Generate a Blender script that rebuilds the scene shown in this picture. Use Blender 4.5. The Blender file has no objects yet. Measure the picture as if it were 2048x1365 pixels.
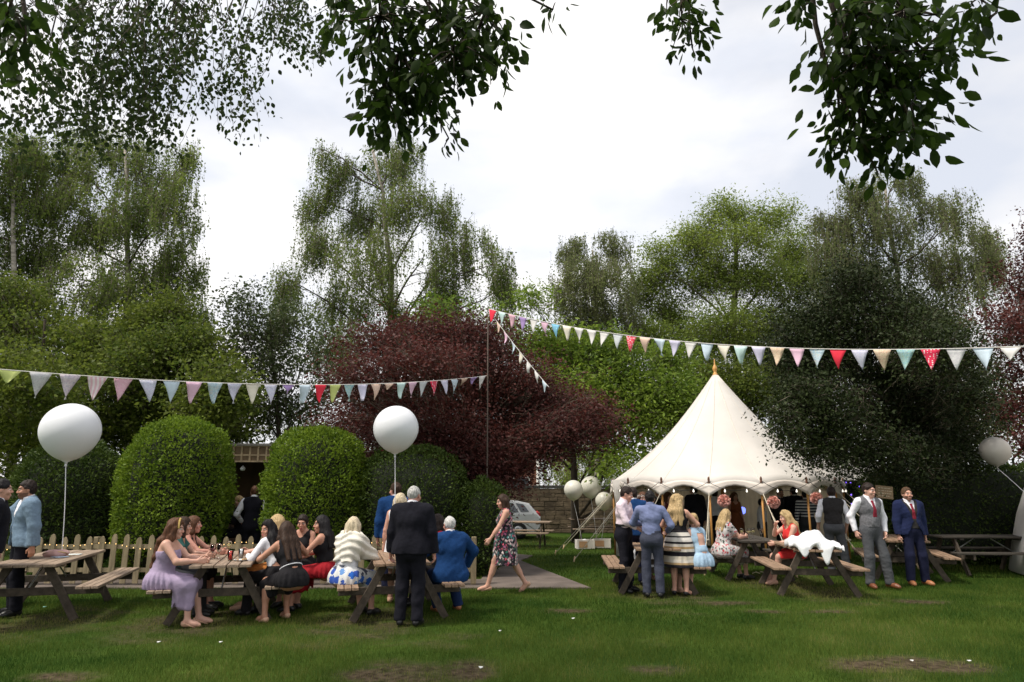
import bpy, math, random, itertools
import numpy as np
from mathutils import Vector, Matrix

SC = bpy.context.scene
COL = SC.collection
R = math.radians
F = 1365.0                       # focal length in pixels of the 2048 wide photograph (24 mm lens)
HOR = 978.0
CAM_H = 1.72
PITCH = math.atan((HOR - 682.5) / F)

# ---------------------------------------------------------------- camera
cd = bpy.data.cameras.new('camera'); cam = bpy.data.objects.new('camera', cd); COL.objects.link(cam)
cam.location = (0, 0, CAM_H); cam.rotation_euler = (R(90) + PITCH, 0, 0)
cd.sensor_width = 36.0; cd.lens = F / 2048 * 36.0; cd.clip_start = 0.05; cd.clip_end = 2000
SC.camera = cam

# ---------------------------------------------------------------- sky, sun, exposure
SUN_EL, SUN_AZ = R(60), R(242)          # azimuth of the sun, clockwise from +Y
w = bpy.data.worlds.new('World'); SC.world = w; w.use_nodes = True
nt = w.node_tree; nt.nodes.clear()
wo = nt.nodes.new('ShaderNodeOutputWorld'); bg = nt.nodes.new('ShaderNodeBackground')
sky = nt.nodes.new('ShaderNodeTexSky'); sky.sky_type = 'NISHITA'; sky.sun_disc = False
sky.sun_elevation = SUN_EL; sky.sun_rotation = SUN_AZ; sky.dust_density = 1.5
tc = nt.nodes.new('ShaderNodeTexCoord')
mp = nt.nodes.new('ShaderNodeMapping'); mp.inputs['Scale'].default_value = (1.5, 1.5, 3.2)
mp.inputs['Location'].default_value = (0.3, 0.1, 0.0)
no = nt.nodes.new('ShaderNodeTexNoise'); no.inputs['Scale'].default_value = 1.35; no.inputs['Detail'].default_value = 7
no.inputs['Roughness'].default_value = 0.5
rp = nt.nodes.new('ShaderNodeValToRGB')
rp.color_ramp.elements[0].position = 0.36; rp.color_ramp.elements[0].color = (0.70, 0.70, 0.70, 1)
rp.color_ramp.elements[1].position = 0.56; rp.color_ramp.elements[1].color = (1, 1, 1, 1)
no2 = nt.nodes.new('ShaderNodeTexNoise'); no2.inputs['Scale'].default_value = 2.6; no2.inputs['Detail'].default_value = 5
rp2 = nt.nodes.new('ShaderNodeValToRGB')
rp2.color_ramp.elements[0].position = 0.40; rp2.color_ramp.elements[0].color = (8.5, 8.7, 9.3, 1)
rp2.color_ramp.elements[1].position = 0.6; rp2.color_ramp.elements[1].color = (10.2, 10.0, 9.9, 1)
mx = nt.nodes.new('ShaderNodeMix'); mx.data_type = 'RGBA'
nt.links.new(tc.outputs['Generated'], mp.inputs['Vector'])
nt.links.new(mp.outputs['Vector'], no.inputs['Vector']); nt.links.new(mp.outputs['Vector'], no2.inputs['Vector'])
nt.links.new(no.outputs['Fac'], rp.inputs['Fac']); nt.links.new(no2.outputs['Fac'], rp2.inputs['Fac'])
nt.links.new(rp.outputs['Color'], mx.inputs['Factor'])
nt.links.new(sky.outputs['Color'], mx.inputs['A']); nt.links.new(rp2.outputs['Color'], mx.inputs['B'])
nt.links.new(mx.outputs['Result'], bg.inputs['Color']); bg.inputs['Strength'].default_value = 0.1
nt.links.new(bg.outputs['Background'], wo.inputs['Surface'])
sl = bpy.data.lights.new('sun', 'SUN'); sl.energy = 3.4; sl.angle = R(10); sl.color = (1.0, 0.93, 0.82)
so = bpy.data.objects.new('sun', sl); COL.objects.link(so)
so.rotation_euler = (R(90) - SUN_EL, 0, R(180) - SUN_AZ)
SC.view_settings.view_transform = 'Standard'; SC.view_settings.look = 'None'
SC.view_settings.exposure = 0.26; SC.view_settings.gamma = 1.0
SC.cycles.max_bounces = 6; SC.cycles.transparent_max_bounces = 8; SC.cycles.diffuse_bounces = 3
SC.cycles.glossy_bounces = 2; SC.cycles.transmission_bounces = 4
try:
    SC.cycles.use_denoising = True; SC.cycles.denoiser = 'OPENIMAGEDENOISE'
except Exception:
    pass

# ---------------------------------------------------------------- placing by what the photograph shows
FW = np.array([0, math.cos(PITCH), math.sin(PITCH)]); UP = np.array([0, -math.sin(PITCH), math.cos(PITCH)])
def ray(px, py): return FW * F + np.array([px - 1024.0, 0, 0]) + UP * (682.5 - py)
def P(px, py, Y):
    d = ray(px, py); return np.array([0, 0, CAM_H]) + d * (Y / d[1])
def PR(px, py, dist):
    d = ray(px, py); return np.array([0, 0, CAM_H]) + d / np.linalg.norm(d) * dist
def G(px, py, z=0.0):
    d = ray(px, py); return np.array([0, 0, CAM_H]) + d * ((z - CAM_H) / d[2])

# ---------------------------------------------------------------- objects
def link(name, me, m=None, parent=None):
    o = bpy.data.objects.new(name, me); COL.objects.link(o)
    if m is not None: me.materials.append(m)
    if parent is not None: o.parent = parent
    return o
def thing(name, label, cat, loc=(0, 0, 0), rz=0.0, group=None):
    o = bpy.data.objects.new(name, None); COL.objects.link(o)
    o.empty_display_size = 0.2
    o.location = tuple(float(v) for v in loc); o.rotation_euler = (0, 0, rz)
    o['label'] = label; o['category'] = cat
    if group: o['group'] = group
    return o
def tag(o, label, cat, group=None):
    o['label'] = label; o['category'] = cat
    if group: o['group'] = group
    return o
def np_mesh(name, V, Q, smooth=False, attr=None, col=None):
    """mesh from arrays: V (n,3); Q (m,3) or (m,4)."""
    V = np.asarray(V, np.float32); Q = np.asarray(Q, np.int32); k = Q.shape[1]
    me = bpy.data.meshes.new(name)
    me.vertices.add(len(V)); me.vertices.foreach_set('co', V.ravel())
    me.loops.add(Q.size); me.loops.foreach_set('vertex_index', Q.ravel())
    me.polygons.add(len(Q)); me.polygons.foreach_set('loop_start', np.arange(0, Q.size, k, dtype=np.int32))
    me.update(calc_edges=True)
    if smooth: me.polygons.foreach_set('use_smooth', np.ones(len(Q), bool))
    if attr is not None:
        a = me.attributes.new('v', 'FLOAT', 'POINT'); a.data.foreach_set('value', np.asarray(attr, np.float32))
    if col is not None:
        a = me.color_attributes.new('col', 'FLOAT_COLOR', 'POINT')
        c = np.ones((len(V), 4), np.float32); c[:, :3] = col; a.data.foreach_set('color', c.ravel())
    me.validate()
    return me
class MB:
    """collects boxes, tubes, lathes and prisms for one mesh"""
    def __init__(s): s.v = []; s.f = []
    def add(s, vs, fs):
        n = len(s.v); s.v += [tuple(float(c) for c in v) for v in vs]; s.f += [tuple(i + n for i in f) for f in fs]; return s
    def box(s, c, d, rot=None, ch=0.0):
        x, y, z = [k / 2 for k in d]; e = min(ch, x * .8, y * .8, z * .8)
        if e <= 0:
            vs = [(a * x, b * y, g * z) for a in (-1, 1) for b in (-1, 1) for g in (-1, 1)]
            fs = [(0, 1, 3, 2), (4, 6, 7, 5), (0, 4, 5, 1), (2, 3, 7, 6), (0, 2, 6, 4), (1, 5, 7, 3)]
        else:
            bm = bmesh_box(x, y, z, e); vs, fs = bm
        M3 = rot if rot is not None else Matrix.Identity(3)
        vs = [tuple(M3 @ Vector(v) + Vector(c)) for v in vs]
        return s.add(vs, fs)
    def beam(s, a, b, w_, h_, roll=0.0, ch=0.0):
        a, b = Vector(a), Vector(b); d = b - a; L = d.length
        q = d.to_track_quat('Y', 'Z').to_matrix() @ Matrix.Rotation(roll, 3, 'Y')
        return s.box((a + b) / 2, (w_, L, h_), q, ch)
    def tube(s, pts, rad, n=8, cap=True):
        pts = [Vector(p) for p in pts]
        if not hasattr(rad, '__len__'): rad = [rad] * len(pts)
        rings = []; u = None
        for i, p in enumerate(pts):
            t = (pts[min(i + 1, len(pts) - 1)] - pts[max(i - 1, 0)]).normalized()
            if u is None: u = t.orthogonal().normalized()
            u = (u - t * u.dot(t))
            u = u.normalized() if u.length > 1e-6 else t.orthogonal().normalized()
            v = t.cross(u)
            rings.append([p + (u * math.cos(2 * math.pi * k / n) + v * math.sin(2 * math.pi * k / n)) * rad[i] for k in range(n)])
        vs = [q for r_ in rings for q in r_]; fs = []
        for i in range(len(pts) - 1):
            for k in range(n):
                fs.append((i * n + k, i * n + (k + 1) % n, (i + 1) * n + (k + 1) % n, (i + 1) * n + k))
        if cap:
            fs.append(tuple(range(n - 1, -1, -1))); fs.append(tuple((len(pts) - 1) * n + k for k in range(n)))
        return s.add(vs, fs)
    def lathe(s, prof, c=(0, 0, 0), n=20, M3=None):
        vs = []; fs = []
        for r_, z in prof:
            for k in range(n):
                a = 2 * math.pi * k / n; vs.append(Vector((r_ * math.cos(a), r_ * math.sin(a), z)))
        for i in range(len(prof) - 1):
            for k in range(n):
                fs.append((i * n + k, i * n + (k + 1) % n, (i + 1) * n + (k + 1) % n, (i + 1) * n + k))
        if prof[0][0] > 1e-4: fs.append(tuple(range(n - 1, -1, -1)))
        if prof[-1][0] > 1e-4: fs.append(tuple((len(prof) - 1) * n + k for k in range(n)))
        if M3 is not None: vs = [M3 @ v for v in vs]
        return s.add([v + Vector(c) for v in vs], fs)
    def prism(s, poly, h0, h1, fn=None):
        """polygon (x,y) between z=h0 and z=h1; fn maps each point"""
        n = len(poly)
        vs = [(x, y, h0) for x, y in poly] + [(x, y, h1) for x, y in poly]
        if fn: vs = [fn(*v) for v in vs]
        fs = [tuple(range(n - 1, -1, -1)), tuple(range(n, 2 * n))] + [(i, (i + 1) % n, n + (i + 1) % n, n + i) for i in range(n)]
        return s.add(vs, fs)
    def build(s, name, m, parent=None, smooth=False):
        me = bpy.data.meshes.new(name); me.from_pydata(s.v, [], s.f); me.update()
        if smooth: me.polygons.foreach_set('use_smooth', np.ones(len(me.polygons), bool))
        return link(name, me, m, parent)
_bb = {}
def bmesh_box(x, y, z, e):
    vs = []; idx = {}
    for a, b, g in itertools.product((-1, 1), repeat=3):
        for k, v in enumerate(((x, y - e, z - e), (x - e, y, z - e), (x - e, y - e, z))):
            idx[(a, b, g, k)] = len(vs); vs.append((a * v[0], b * v[1], g * v[2]))
    I = lambda a, b, g, k: idx[(a, b, g, k)]
    fs = []
    for a in (-1, 1):
        o = [(-1, -1), (1, -1), (1, 1), (-1, 1)]
        q = [I(a, b, g, 0) for b, g in o]; fs.append(q if a > 0 else q[::-1])
        q = [I(b, a, g, 1) for b, g in o]; fs.append(q[::-1] if a > 0 else q)
        q = [I(b, g, a, 2) for b, g in o]; fs.append(q if a > 0 else q[::-1])
    for a, b in itertools.product((-1, 1), repeat=2):
        for (k1, k2, mk) in ((0, 1, lambda t: (a, b, t)), (0, 2, lambda t: (a, t, b)), (1, 2, lambda t: (t, a, b))):
            q = [I(*mk(-1), k1), I(*mk(1), k1), I(*mk(1), k2), I(*mk(-1), k2)]; fs.append(q)
    for a, b, g in itertools.product((-1, 1), repeat=3): fs.append([I(a, b, g, 0), I(a, b, g, 1), I(a, b, g, 2)])
    out = []
    for f in fs:                       # face outward
        p = [Vector(vs[i]) for i in f]; nrm = (p[1] - p[0]).cross(p[2] - p[0]); c = sum(p, Vector()) / len(p)
        out.append(tuple(f) if nrm.dot(c) >= 0 else tuple(f[::-1]))
    return vs, out

# ---------------------------------------------------------------- materials
MATS = {}
def _new(name):
    m = bpy.data.materials.new(name); m.use_nodes = True; n = m.node_tree
    return m, n, n.nodes['Principled BSDF']
def mat(name, c, rough=0.8, var=0.18, scale=6.0, bump=0.0, bscale=None, metal=0.0, spec=0.4, sheen=0.0, stretch=(1, 1, 1), c2=None, emit=0.0, trans=0.0, coord='Object', transl=0.0):
    if name in MATS: return MATS[name]
    m, n, b = _new(name); L = n.links
    t = n.nodes.new('ShaderNodeTexCoord'); mpn = n.nodes.new('ShaderNodeMapping'); mpn.inputs['Scale'].default_value = stretch
    L.new(t.outputs[coord], mpn.inputs['Vector'])
    no_ = n.nodes.new('ShaderNodeTexNoise'); no_.inputs['Scale'].default_value = scale; no_.inputs['Detail'].default_value = 5
    L.new(mpn.outputs['Vector'], no_.inputs['Vector'])
    r_ = n.nodes.new('ShaderNodeValToRGB')
    lo = c2 if c2 else tuple(max(0, k * (1 - var)) for k in c); hi = tuple(k * (1 + var) for k in c)
    if c2: hi = c
    r_.color_ramp.elements[0].position = 0.3; r_.color_ramp.elements[1].position = 0.7
    r_.color_ramp.elements[0].color = (*lo, 1); r_.color_ramp.elements[1].color = (*hi, 1)
    L.new(no_.outputs['Fac'], r_.inputs['Fac']); L.new(r_.outputs['Color'], b.inputs['Base Color'])
    b.inputs['Roughness'].default_value = rough; b.inputs['Metallic'].default_value = metal
    b.inputs['Specular IOR Level'].default_value = spec
    if sheen: b.inputs['Sheen Weight'].default_value = sheen
    if trans: b.inputs['Transmission Weight'].default_value = trans
    if emit:
        b.inputs['Emission Color'].default_value = (*c, 1); b.inputs['Emission Strength'].default_value = emit
    if transl:
        tr = n.nodes.new('ShaderNodeBsdfTranslucent'); L.new(r_.outputs['Color'], tr.inputs['Color']); ms = n.nodes.new('ShaderNodeMixShader'); ms.inputs[0].default_value = transl
        L.new(b.outputs[0], ms.inputs[1]); L.new(tr.outputs[0], ms.inputs[2]); L.new(ms.outputs[0], n.nodes['Material Output'].inputs['Surface'])
    if bump:
        n2 = n.nodes.new('ShaderNodeTexNoise'); n2.inputs['Scale'].default_value = bscale or scale * 6; n2.inputs['Detail'].default_value = 4
        L.new(mpn.outputs['Vector'], n2.inputs['Vector'])
        bu = n.nodes.new('ShaderNodeBump'); bu.inputs['Strength'].default_value = bump; bu.inputs['Distance'].default_value = 0.02
        L.new(n2.outputs['Fac'], bu.inputs['Height']); L.new(bu.outputs['Normal'], b.inputs['Normal'])
    MATS[name] = m; return m
def leafmat(name, c1, c2, trans=0.35, rough=0.5, spec=0.3, tcol=None, c3=None):
    if name in MATS: return MATS[name]
    m, n, b = _new(name); L = n.links
    a = n.nodes.new('ShaderNodeAttribute'); a.attribute_name = 'v'
    r_ = n.nodes.new('ShaderNodeValToRGB'); r_.color_ramp.elements[0].color = (*c1, 1); r_.color_ramp.elements[1].color = (*c2, 1)
    if c3: r_.color_ramp.elements[1].position = .72; e3 = r_.color_ramp.elements.new(1.0); e3.color = (*c3, 1)
    L.new(a.outputs['Fac'], r_.inputs['Fac']); L.new(r_.outputs['Color'], b.inputs['Base Color'])
    b.inputs['Roughness'].default_value = rough; b.inputs['Specular IOR Level'].default_value = spec
    tr = n.nodes.new('ShaderNodeBsdfTranslucent'); mixn = n.nodes.new('ShaderNodeMixShader'); mixn.inputs[0].default_value = trans
    if tcol:
        mm = n.nodes.new('ShaderNodeMix'); mm.data_type = 'RGBA'; mm.blend_type = 'MULTIPLY'; mm.inputs['Factor'].default_value = 1
        L.new(r_.outputs['Color'], mm.inputs['A']); mm.inputs['B'].default_value = (*tcol, 1); L.new(mm.outputs['Result'], tr.inputs['Color'])
    else: L.new(r_.outputs['Color'], tr.inputs['Color'])
    out = n.nodes['Material Output']
    L.new(b.outputs[0], mixn.inputs[1]); L.new(tr.outputs[0], mixn.inputs[2]); L.new(mixn.outputs[0], out.inputs['Surface'])
    MATS[name] = m; return m
def patmat(name, base, spots, scale=30.0, thr=0.45, rough=0.85, kind='floral', coord='Object', sheen=0.2):
    """printed cloth: floral = voronoi blotches in several colours, dots = polka dots, stripe = bands along an axis"""
    if name in MATS: return MATS[name]
    m, n, b = _new(name); L = n.links
    t = n.nodes.new('ShaderNodeTexCoord')
    b.inputs['Roughness'].default_value = rough; b.inputs['Specular IOR Level'].default_value = 0.2; b.inputs['Sheen Weight'].default_value = sheen
    src = t.outputs[coord]
    mixn = n.nodes.new('ShaderNodeMix'); mixn.data_type = 'RGBA'; mixn.inputs['A'].default_value = (*base, 1)
    if kind in ('floral', 'dots'):
        vo = n.nodes.new('ShaderNodeTexVoronoi'); vo.inputs['Scale'].default_value = scale
        if kind == 'dots': vo.inputs['Randomness'].default_value = 0.25
        ns = n.nodes.new('ShaderNodeTexNoise'); ns.inputs['Scale'].default_value = scale * 1.7
        add = n.nodes.new('ShaderNodeMix'); add.data_type = 'RGBA'; add.inputs['Factor'].default_value = 0.06 if kind == 'floral' else 0.0
        L.new(src, add.inputs['A']); L.new(ns.outputs['Color'], add.inputs['B'])
        L.new(add.outputs['Result'], vo.inputs['Vector'])
        st = n.nodes.new('ShaderNodeMath'); st.operation = 'LESS_THAN'; st.inputs[1].default_value = thr
        L.new(vo.outputs['Distance'], st.inputs[0])
        sep = n.nodes.new('ShaderNodeSeparateColor'); L.new(vo.outputs['Color'], sep.inputs['Color'])
        r_ = n.nodes.new('ShaderNodeValToRGB'); r_.color_ramp.interpolation = 'CONSTANT'
        el = r_.color_ramp.elements
        while len(el) < len(spots): el.new(0.5)
        for i, c in enumerate(spots): el[i].position = i / len(spots); el[i].color = (*c, 1)
        if len(spots) == 1: el[1].color = (*spots[0], 1)
        L.new(sep.outputs[0], r_.inputs['Fac']); L.new(r_.outputs['Color'], mixn.inputs['B']); L.new(st.outputs[0], mixn.inputs['Factor'])
    else:
        axis = {'stripe_z': 2, 'stripe_x': 0, 'stripe_y': 1}[kind]
        sx = n.nodes.new('ShaderNodeSeparateXYZ'); L.new(src, sx.inputs[0])
        mu = n.nodes.new('ShaderNodeMath'); mu.operation = 'MULTIPLY'; mu.inputs[1].default_value = scale; L.new(sx.outputs[axis], mu.inputs[0])
        fr = n.nodes.new('ShaderNodeMath'); fr.operation = 'FRACT'; L.new(mu.outputs[0], fr.inputs[0])
        r_ = n.nodes.new('ShaderNodeValToRGB'); r_.color_ramp.interpolation = 'CONSTANT'; el = r_.color_ramp.elements
        while len(el) < len(spots): el.new(0.5)
        for i, (p_, c) in enumerate(spots): el[i].position = p_; el[i].color = (*c, 1)
        L.new(fr.outputs[0], r_.inputs['Fac']); L.new(r_.outputs['Color'], mixn.inputs['B']); mixn.inputs['Factor'].default_value = 1
    L.new(mixn.outputs['Result'], b.inputs['Base Color'])
    MATS[name] = m; return m
def glassmat(name, c=(1, 1, 1), rough=0.03):
    if name in MATS: return MATS[name]
    m, n, b = _new(name)
    b.inputs['Base Color'].default_value = (*c, 1); b.inputs['Roughness'].default_value = rough; b.inputs['Transmission Weight'].default_value = 1.0
    b.inputs['IOR'].default_value = 1.2
    MATS[name] = m; return m
# ================================================================ ground, path, grass
rng = np.random.default_rng(7)
def sines(p, s, seed, n=5):
    r_ = np.random.default_rng(seed); out = np.zeros(len(p))
    for i in range(n):
        d = r_.normal(size=p.shape[1]); d *= s * (0.6 + 0.9 * r_.random()) / np.linalg.norm(d)
        out += np.sin(p @ d * 2 * math.pi + r_.random() * 7)
    return out / n
DIRT = [(790, 1345, .55, .30), (1315, 1338, .30, .12), (1800, 1325, .85, .22), (1900, 1335, .5, .12), (945, 1340, .25, .3),
        (1440, 1205, .55, .14), (1840, 1203, .5, .14), (1140, 1220, .4, .12), (1530, 1222, .3, .1), (130, 1352, .4, .12), (1660, 1222, .4, .1)]
def dirt_at(x, y):
    out = np.zeros(len(x)); q = np.stack([x, y], 1)
    n1 = sines(q, 1.3, 5) * .5 + sines(q, 4.5, 6) * .45
    for px, py, rx, ry in DIRT:
        rx *= 1.05; ry *= 1.1
        c = G(px, py); d = ((x - c[0]) / rx) ** 2 + ((y - c[1]) / (ry * 1.6)) ** 2
        out = np.maximum(out, np.clip(1.25 - d + n1 * 1.1, 0, 1))
    for tx, ty, ra in [(-6.3, 9.6, 1.0), (-4.3, 9.6, .9), (-1.9, 9.7, .9), (2.5, 12.2, .9), (5.0, 13.6, .9), (5.3, 12.3, .8)]:
        out = np.maximum(out, np.clip(.75 - ((x - tx) / ra) ** 2 * .6 - ((y - ty) / 1.3) ** 2 * .6 + n1 * 1.3, 0, .8))
    w_ = np.clip((sines(q, .35, 9) + n1 * .8 - .62) * 2.0, 0, .55)         # thin worn grass here and there
    return np.maximum(out, w_)
PATH = [np.array(p[:2]) for p in [G(-400, 1160), G(962, 1160), G(1000, 1106), G(1066, 1112), G(1040, 1122), G(1182, 1177), G(-400, 1177)]]
def in_poly(x, y, poly):
    c = np.zeros(len(x), bool); j = len(poly) - 1
    for i in range(len(poly)):
        xi, yi = poly[i]; xj, yj = poly[j]
        c ^= ((yi > y) != (yj > y)) & (x < (xj - xi) * (y - yi) / (yj - yi + 1e-12) + xi); j = i
    return c
def make_ground():
    xs = np.concatenate([np.linspace(-400, -16, 14)[:-1], np.linspace(-16, 16, 200), np.linspace(16, 400, 14)[1:]])
    ys = np.concatenate([np.linspace(-60, 4, 8)[:-1], np.linspace(4, 24, 170), np.linspace(24, 600, 20)[1:]])
    X, Y = np.meshgrid(xs, ys); p = np.stack([X.ravel(), Y.ravel()], 1)
    z = sines(p, .25, 1) * .012 + sines(p, .9, 2) * .006 - .016
    d = dirt_at(p[:, 0], p[:, 1]); z -= d * .006
    nx, ny = len(xs), len(ys); i = np.arange((ny - 1) * (nx - 1)); r_, c_ = i // (nx - 1), i % (nx - 1); a = r_ * nx + c_
    me = np_mesh('lawn', np.column_stack([p, z]), np.column_stack([a, a + 1, a + nx + 1, a + nx]), True, d)
    m, n, b = _new('lawn_soil'); L = n.links
    t = n.nodes.new('ShaderNodeTexCoord')
    no1 = n.nodes.new('ShaderNodeTexNoise'); no1.inputs['Scale'].default_value = .5; no1.inputs['Detail'].default_value = 8; no1.inputs['Roughness'].default_value = .7
    r1 = n.nodes.new('ShaderNodeValToRGB'); e = r1.color_ramp.elements
    e[0].position = .32; e[0].color = (.016, .042, .007, 1); e[1].position = .7; e[1].color = (.065, .105, .016, 1)
    no2 = n.nodes.new('ShaderNodeTexNoise'); no2.inputs['Scale'].default_value = 14; no2.inputs['Detail'].default_value = 8
    r2 = n.nodes.new('ShaderNodeValToRGB'); e = r2.color_ramp.elements
    e[0].position = .3; e[0].color = (.026, .019, .011, 1); e[1].position = .75; e[1].color = (.115, .088, .056, 1)
    at = n.nodes.new('ShaderNodeAttribute'); at.attribute_name = 'v'
    mi = n.nodes.new('ShaderNodeMix'); mi.data_type = 'RGBA'
    for q in (no1, no2): L.new(t.outputs['Object'], q.inputs['Vector'])
    L.new(no1.outputs['Fac'], r1.inputs['Fac']); L.new(no2.outputs['Fac'], r2.inputs['Fac'])
    L.new(at.outputs['Fac'], mi.inputs['Factor']); L.new(r1.outputs['Color'], mi.inputs['A']); L.new(r2.outputs['Color'], mi.inputs['B'])
    L.new(mi.outputs['Result'], b.inputs['Base Color']); b.inputs['Roughness'].default_value = 1; b.inputs['Specular IOR Level'].default_value = .05
    bu = n.nodes.new('ShaderNodeBump'); bu.inputs['Strength'].default_value = .9; bu.inputs['Distance'].default_value = .03
    no3 = n.nodes.new('ShaderNodeTexNoise'); no3.inputs['Scale'].default_value = 40; no3.inputs['Detail'].default_value = 6
    L.new(t.outputs['Object'], no3.inputs['Vector']); L.new(no3.outputs['Fac'], bu.inputs['Height']); L.new(bu.outputs['Normal'], b.inputs['Normal'])
    o = link('ground', me, m); o['kind'] = 'structure'
make_ground()
mb = MB(); mb.prism([tuple(p) for p in PATH], -.03, .012)
pm = mat('path_concrete', (.125, .10, .085), .95, .35, 1.6, .35, 60)
po = mb.build('path', pm); po['kind'] = 'structure'

def make_grass():
    zones = [(5.2, 9.5, 190000, .022, .045, .0045), (9.5, 14, 150000, .025, .05, .007), (14, 26, 110000, .03, .055, .013)]
    VV = []; vv = []
    for y0, y1, n, h0, h1, wd in zones:
        y = y0 + (y1 - y0) * rng.random(n); x = (rng.random(n) * 2 - 1) * (y * .80 + .5)
        d = dirt_at(x, y); keep = (rng.random(n) > d * .93) & ~in_poly(x, y, PATH)
        x, y, d = x[keep], y[keep], d[keep]; n = len(x); q = np.stack([x, y], 1)
        h = (h0 + (h1 - h0) * rng.random(n)) * (1 - .5 * d) * (1 + .35 * sines(q, .6, 3)); a = rng.random(n) * 2 * math.pi
        ln = rng.normal(size=(n, 2)) * .45 * h[:, None]
        wx, wy = np.cos(a) * wd * .5, np.sin(a) * wd * .5
        z0 = np.full(n, -.02)
        V = np.stack([np.stack([x - wx, y - wy, z0], 1), np.stack([x + wx, y + wy, z0], 1), np.stack([x + ln[:, 0], y + ln[:, 1], h], 1)], 1)
        VV.append(V.reshape(-1, 3))
        t = np.clip(.42 + .42 * sines(q, .22, 11) + .26 * sines(q, 1.1, 12) + rng.normal(size=n) * .18 + d * .45, 0, 1)
        vv.append(np.repeat(t, 3))
    V = np.concatenate(VV); Q = np.arange(len(V)).reshape(-1, 3)
    m = leafmat('grass_blade', (.024, .070, .009), (.13, .175, .030), .45, .7, .08, None, (.26, .24, .085))
    o = link('grass', np_mesh('grass', V, Q, False, np.concatenate(vv)), m); o['kind'] = 'stuff'
make_grass()

# ================================================================ trees
def leaves(C, D, L, W, rng, fold=0.0):
    """one rhombic leaf per row: C base, D direction (unit), L length, W width"""
    n = len(C); r_ = rng.normal(size=(n, 3)); s = np.cross(D, r_); s /= np.linalg.norm(s, axis=1)[:, None] + 1e-9
    L = np.broadcast_to(L, (n,))[:, None]; W = np.broadcast_to(W, (n,))[:, None]
    nn = np.cross(D, s)
    mid = C + D * L * .45 + nn * L * .1
    V = np.stack([C, mid + s * W * .5, C + D * L, mid - s * W * .5], 1).reshape(-1, 3)
    return V
def sticks(A, B, r_):
    d = unit(B - A); s = unit(np.cross(d, [0.31, .77, .55])); u = np.cross(d, s); V = []
    for a in (0, 2.094, 4.189):
        o = (s * math.cos(a) + u * math.sin(a)) * r_; V += [A + o, B + o * .4]
    V = np.stack(V, 1).reshape(-1, 3); f = np.array([(0, 1, 3, 2), (2, 3, 5, 4), (4, 5, 1, 0)])
    return V, ((np.arange(len(A)) * 6)[:, None, None] + f[None]).reshape(-1, 4)
def quads(n): return np.arange(n * 4).reshape(-1, 4)
def bigleaves(C, D, L, W, rng):
    """broad pointed leaves with a folded midrib, ten points each"""
    n = len(C); r_ = rng.normal(size=(n, 3)); s = np.cross(D, r_); s /= np.linalg.norm(s, axis=1)[:, None] + 1e-9
    nn = np.cross(s, D); V = []
    curl = rng.normal(size=n)[:, None] * .12
    for t, wv in ((0, .02), (.22, .72), (.5, 1.0), (.76, .74), (.93, .25), (1.02, 0.01)):
        c = C + D * (L * t)[:, None] + nn * (L[:, None] * (curl * t * t * 2))
        up = nn * (W * wv * .16)[:, None]
        V += [c + s * (W * wv * .5)[:, None] + up, c, c - s * (W * wv * .5)[:, None] + up]
    V = np.stack(V, 1)                                  # n,18,3
    f = []
    for i in range(5): f += [(3 * i, 3 * i + 1, 3 * i + 4, 3 * i + 3), (3 * i + 1, 3 * i + 2, 3 * i + 5, 3 * i + 4)]
    f = np.array(f); Q = (np.arange(n) * 18)[:, None, None] + f[None]
    return V.reshape(-1, 3), Q.reshape(-1, 4)
def unit(v): return v / (np.linalg.norm(v, axis=-1, keepdims=True) + 1e-9)
def limb(mb, a, b, r0, r1, rng, bend=.12, n=6, sides=6, lift=0.0):
    a, b = np.array(a, float), np.array(b, float); L = np.linalg.norm(b - a); pts = []
    k1 = rng.normal(size=3) * bend * L * .5
    for i in range(n + 1):
        t = i / n; p = a + (b - a) * t + k1 * math.sin(math.pi * t) + np.array([0, 0, lift * L * math.sin(math.pi * t)])
        if 0 < i < n: p = p + rng.normal(size=3) * bend * .08 * L
        pts.append(p)
    mb.tube(pts, [r0 + (r1 - r0) * (i / n) for i in range(n + 1)], sides)
    return pts
BARK = {'birch': mat('bark_birch', (.42, .38, .32), .9, 0, 3, .5, 25, stretch=(1, 1, 3), c2=(.12, .10, .085)),
        'dark': mat('bark_dark', (.055, .042, .03), .95, .4, 6, .7, 30, stretch=(2, 2, .5)),
        'grey': mat('bark_grey', (.16, .135, .10), .95, .4, 5, .6, 30, stretch=(2, 2, .5))}
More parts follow.
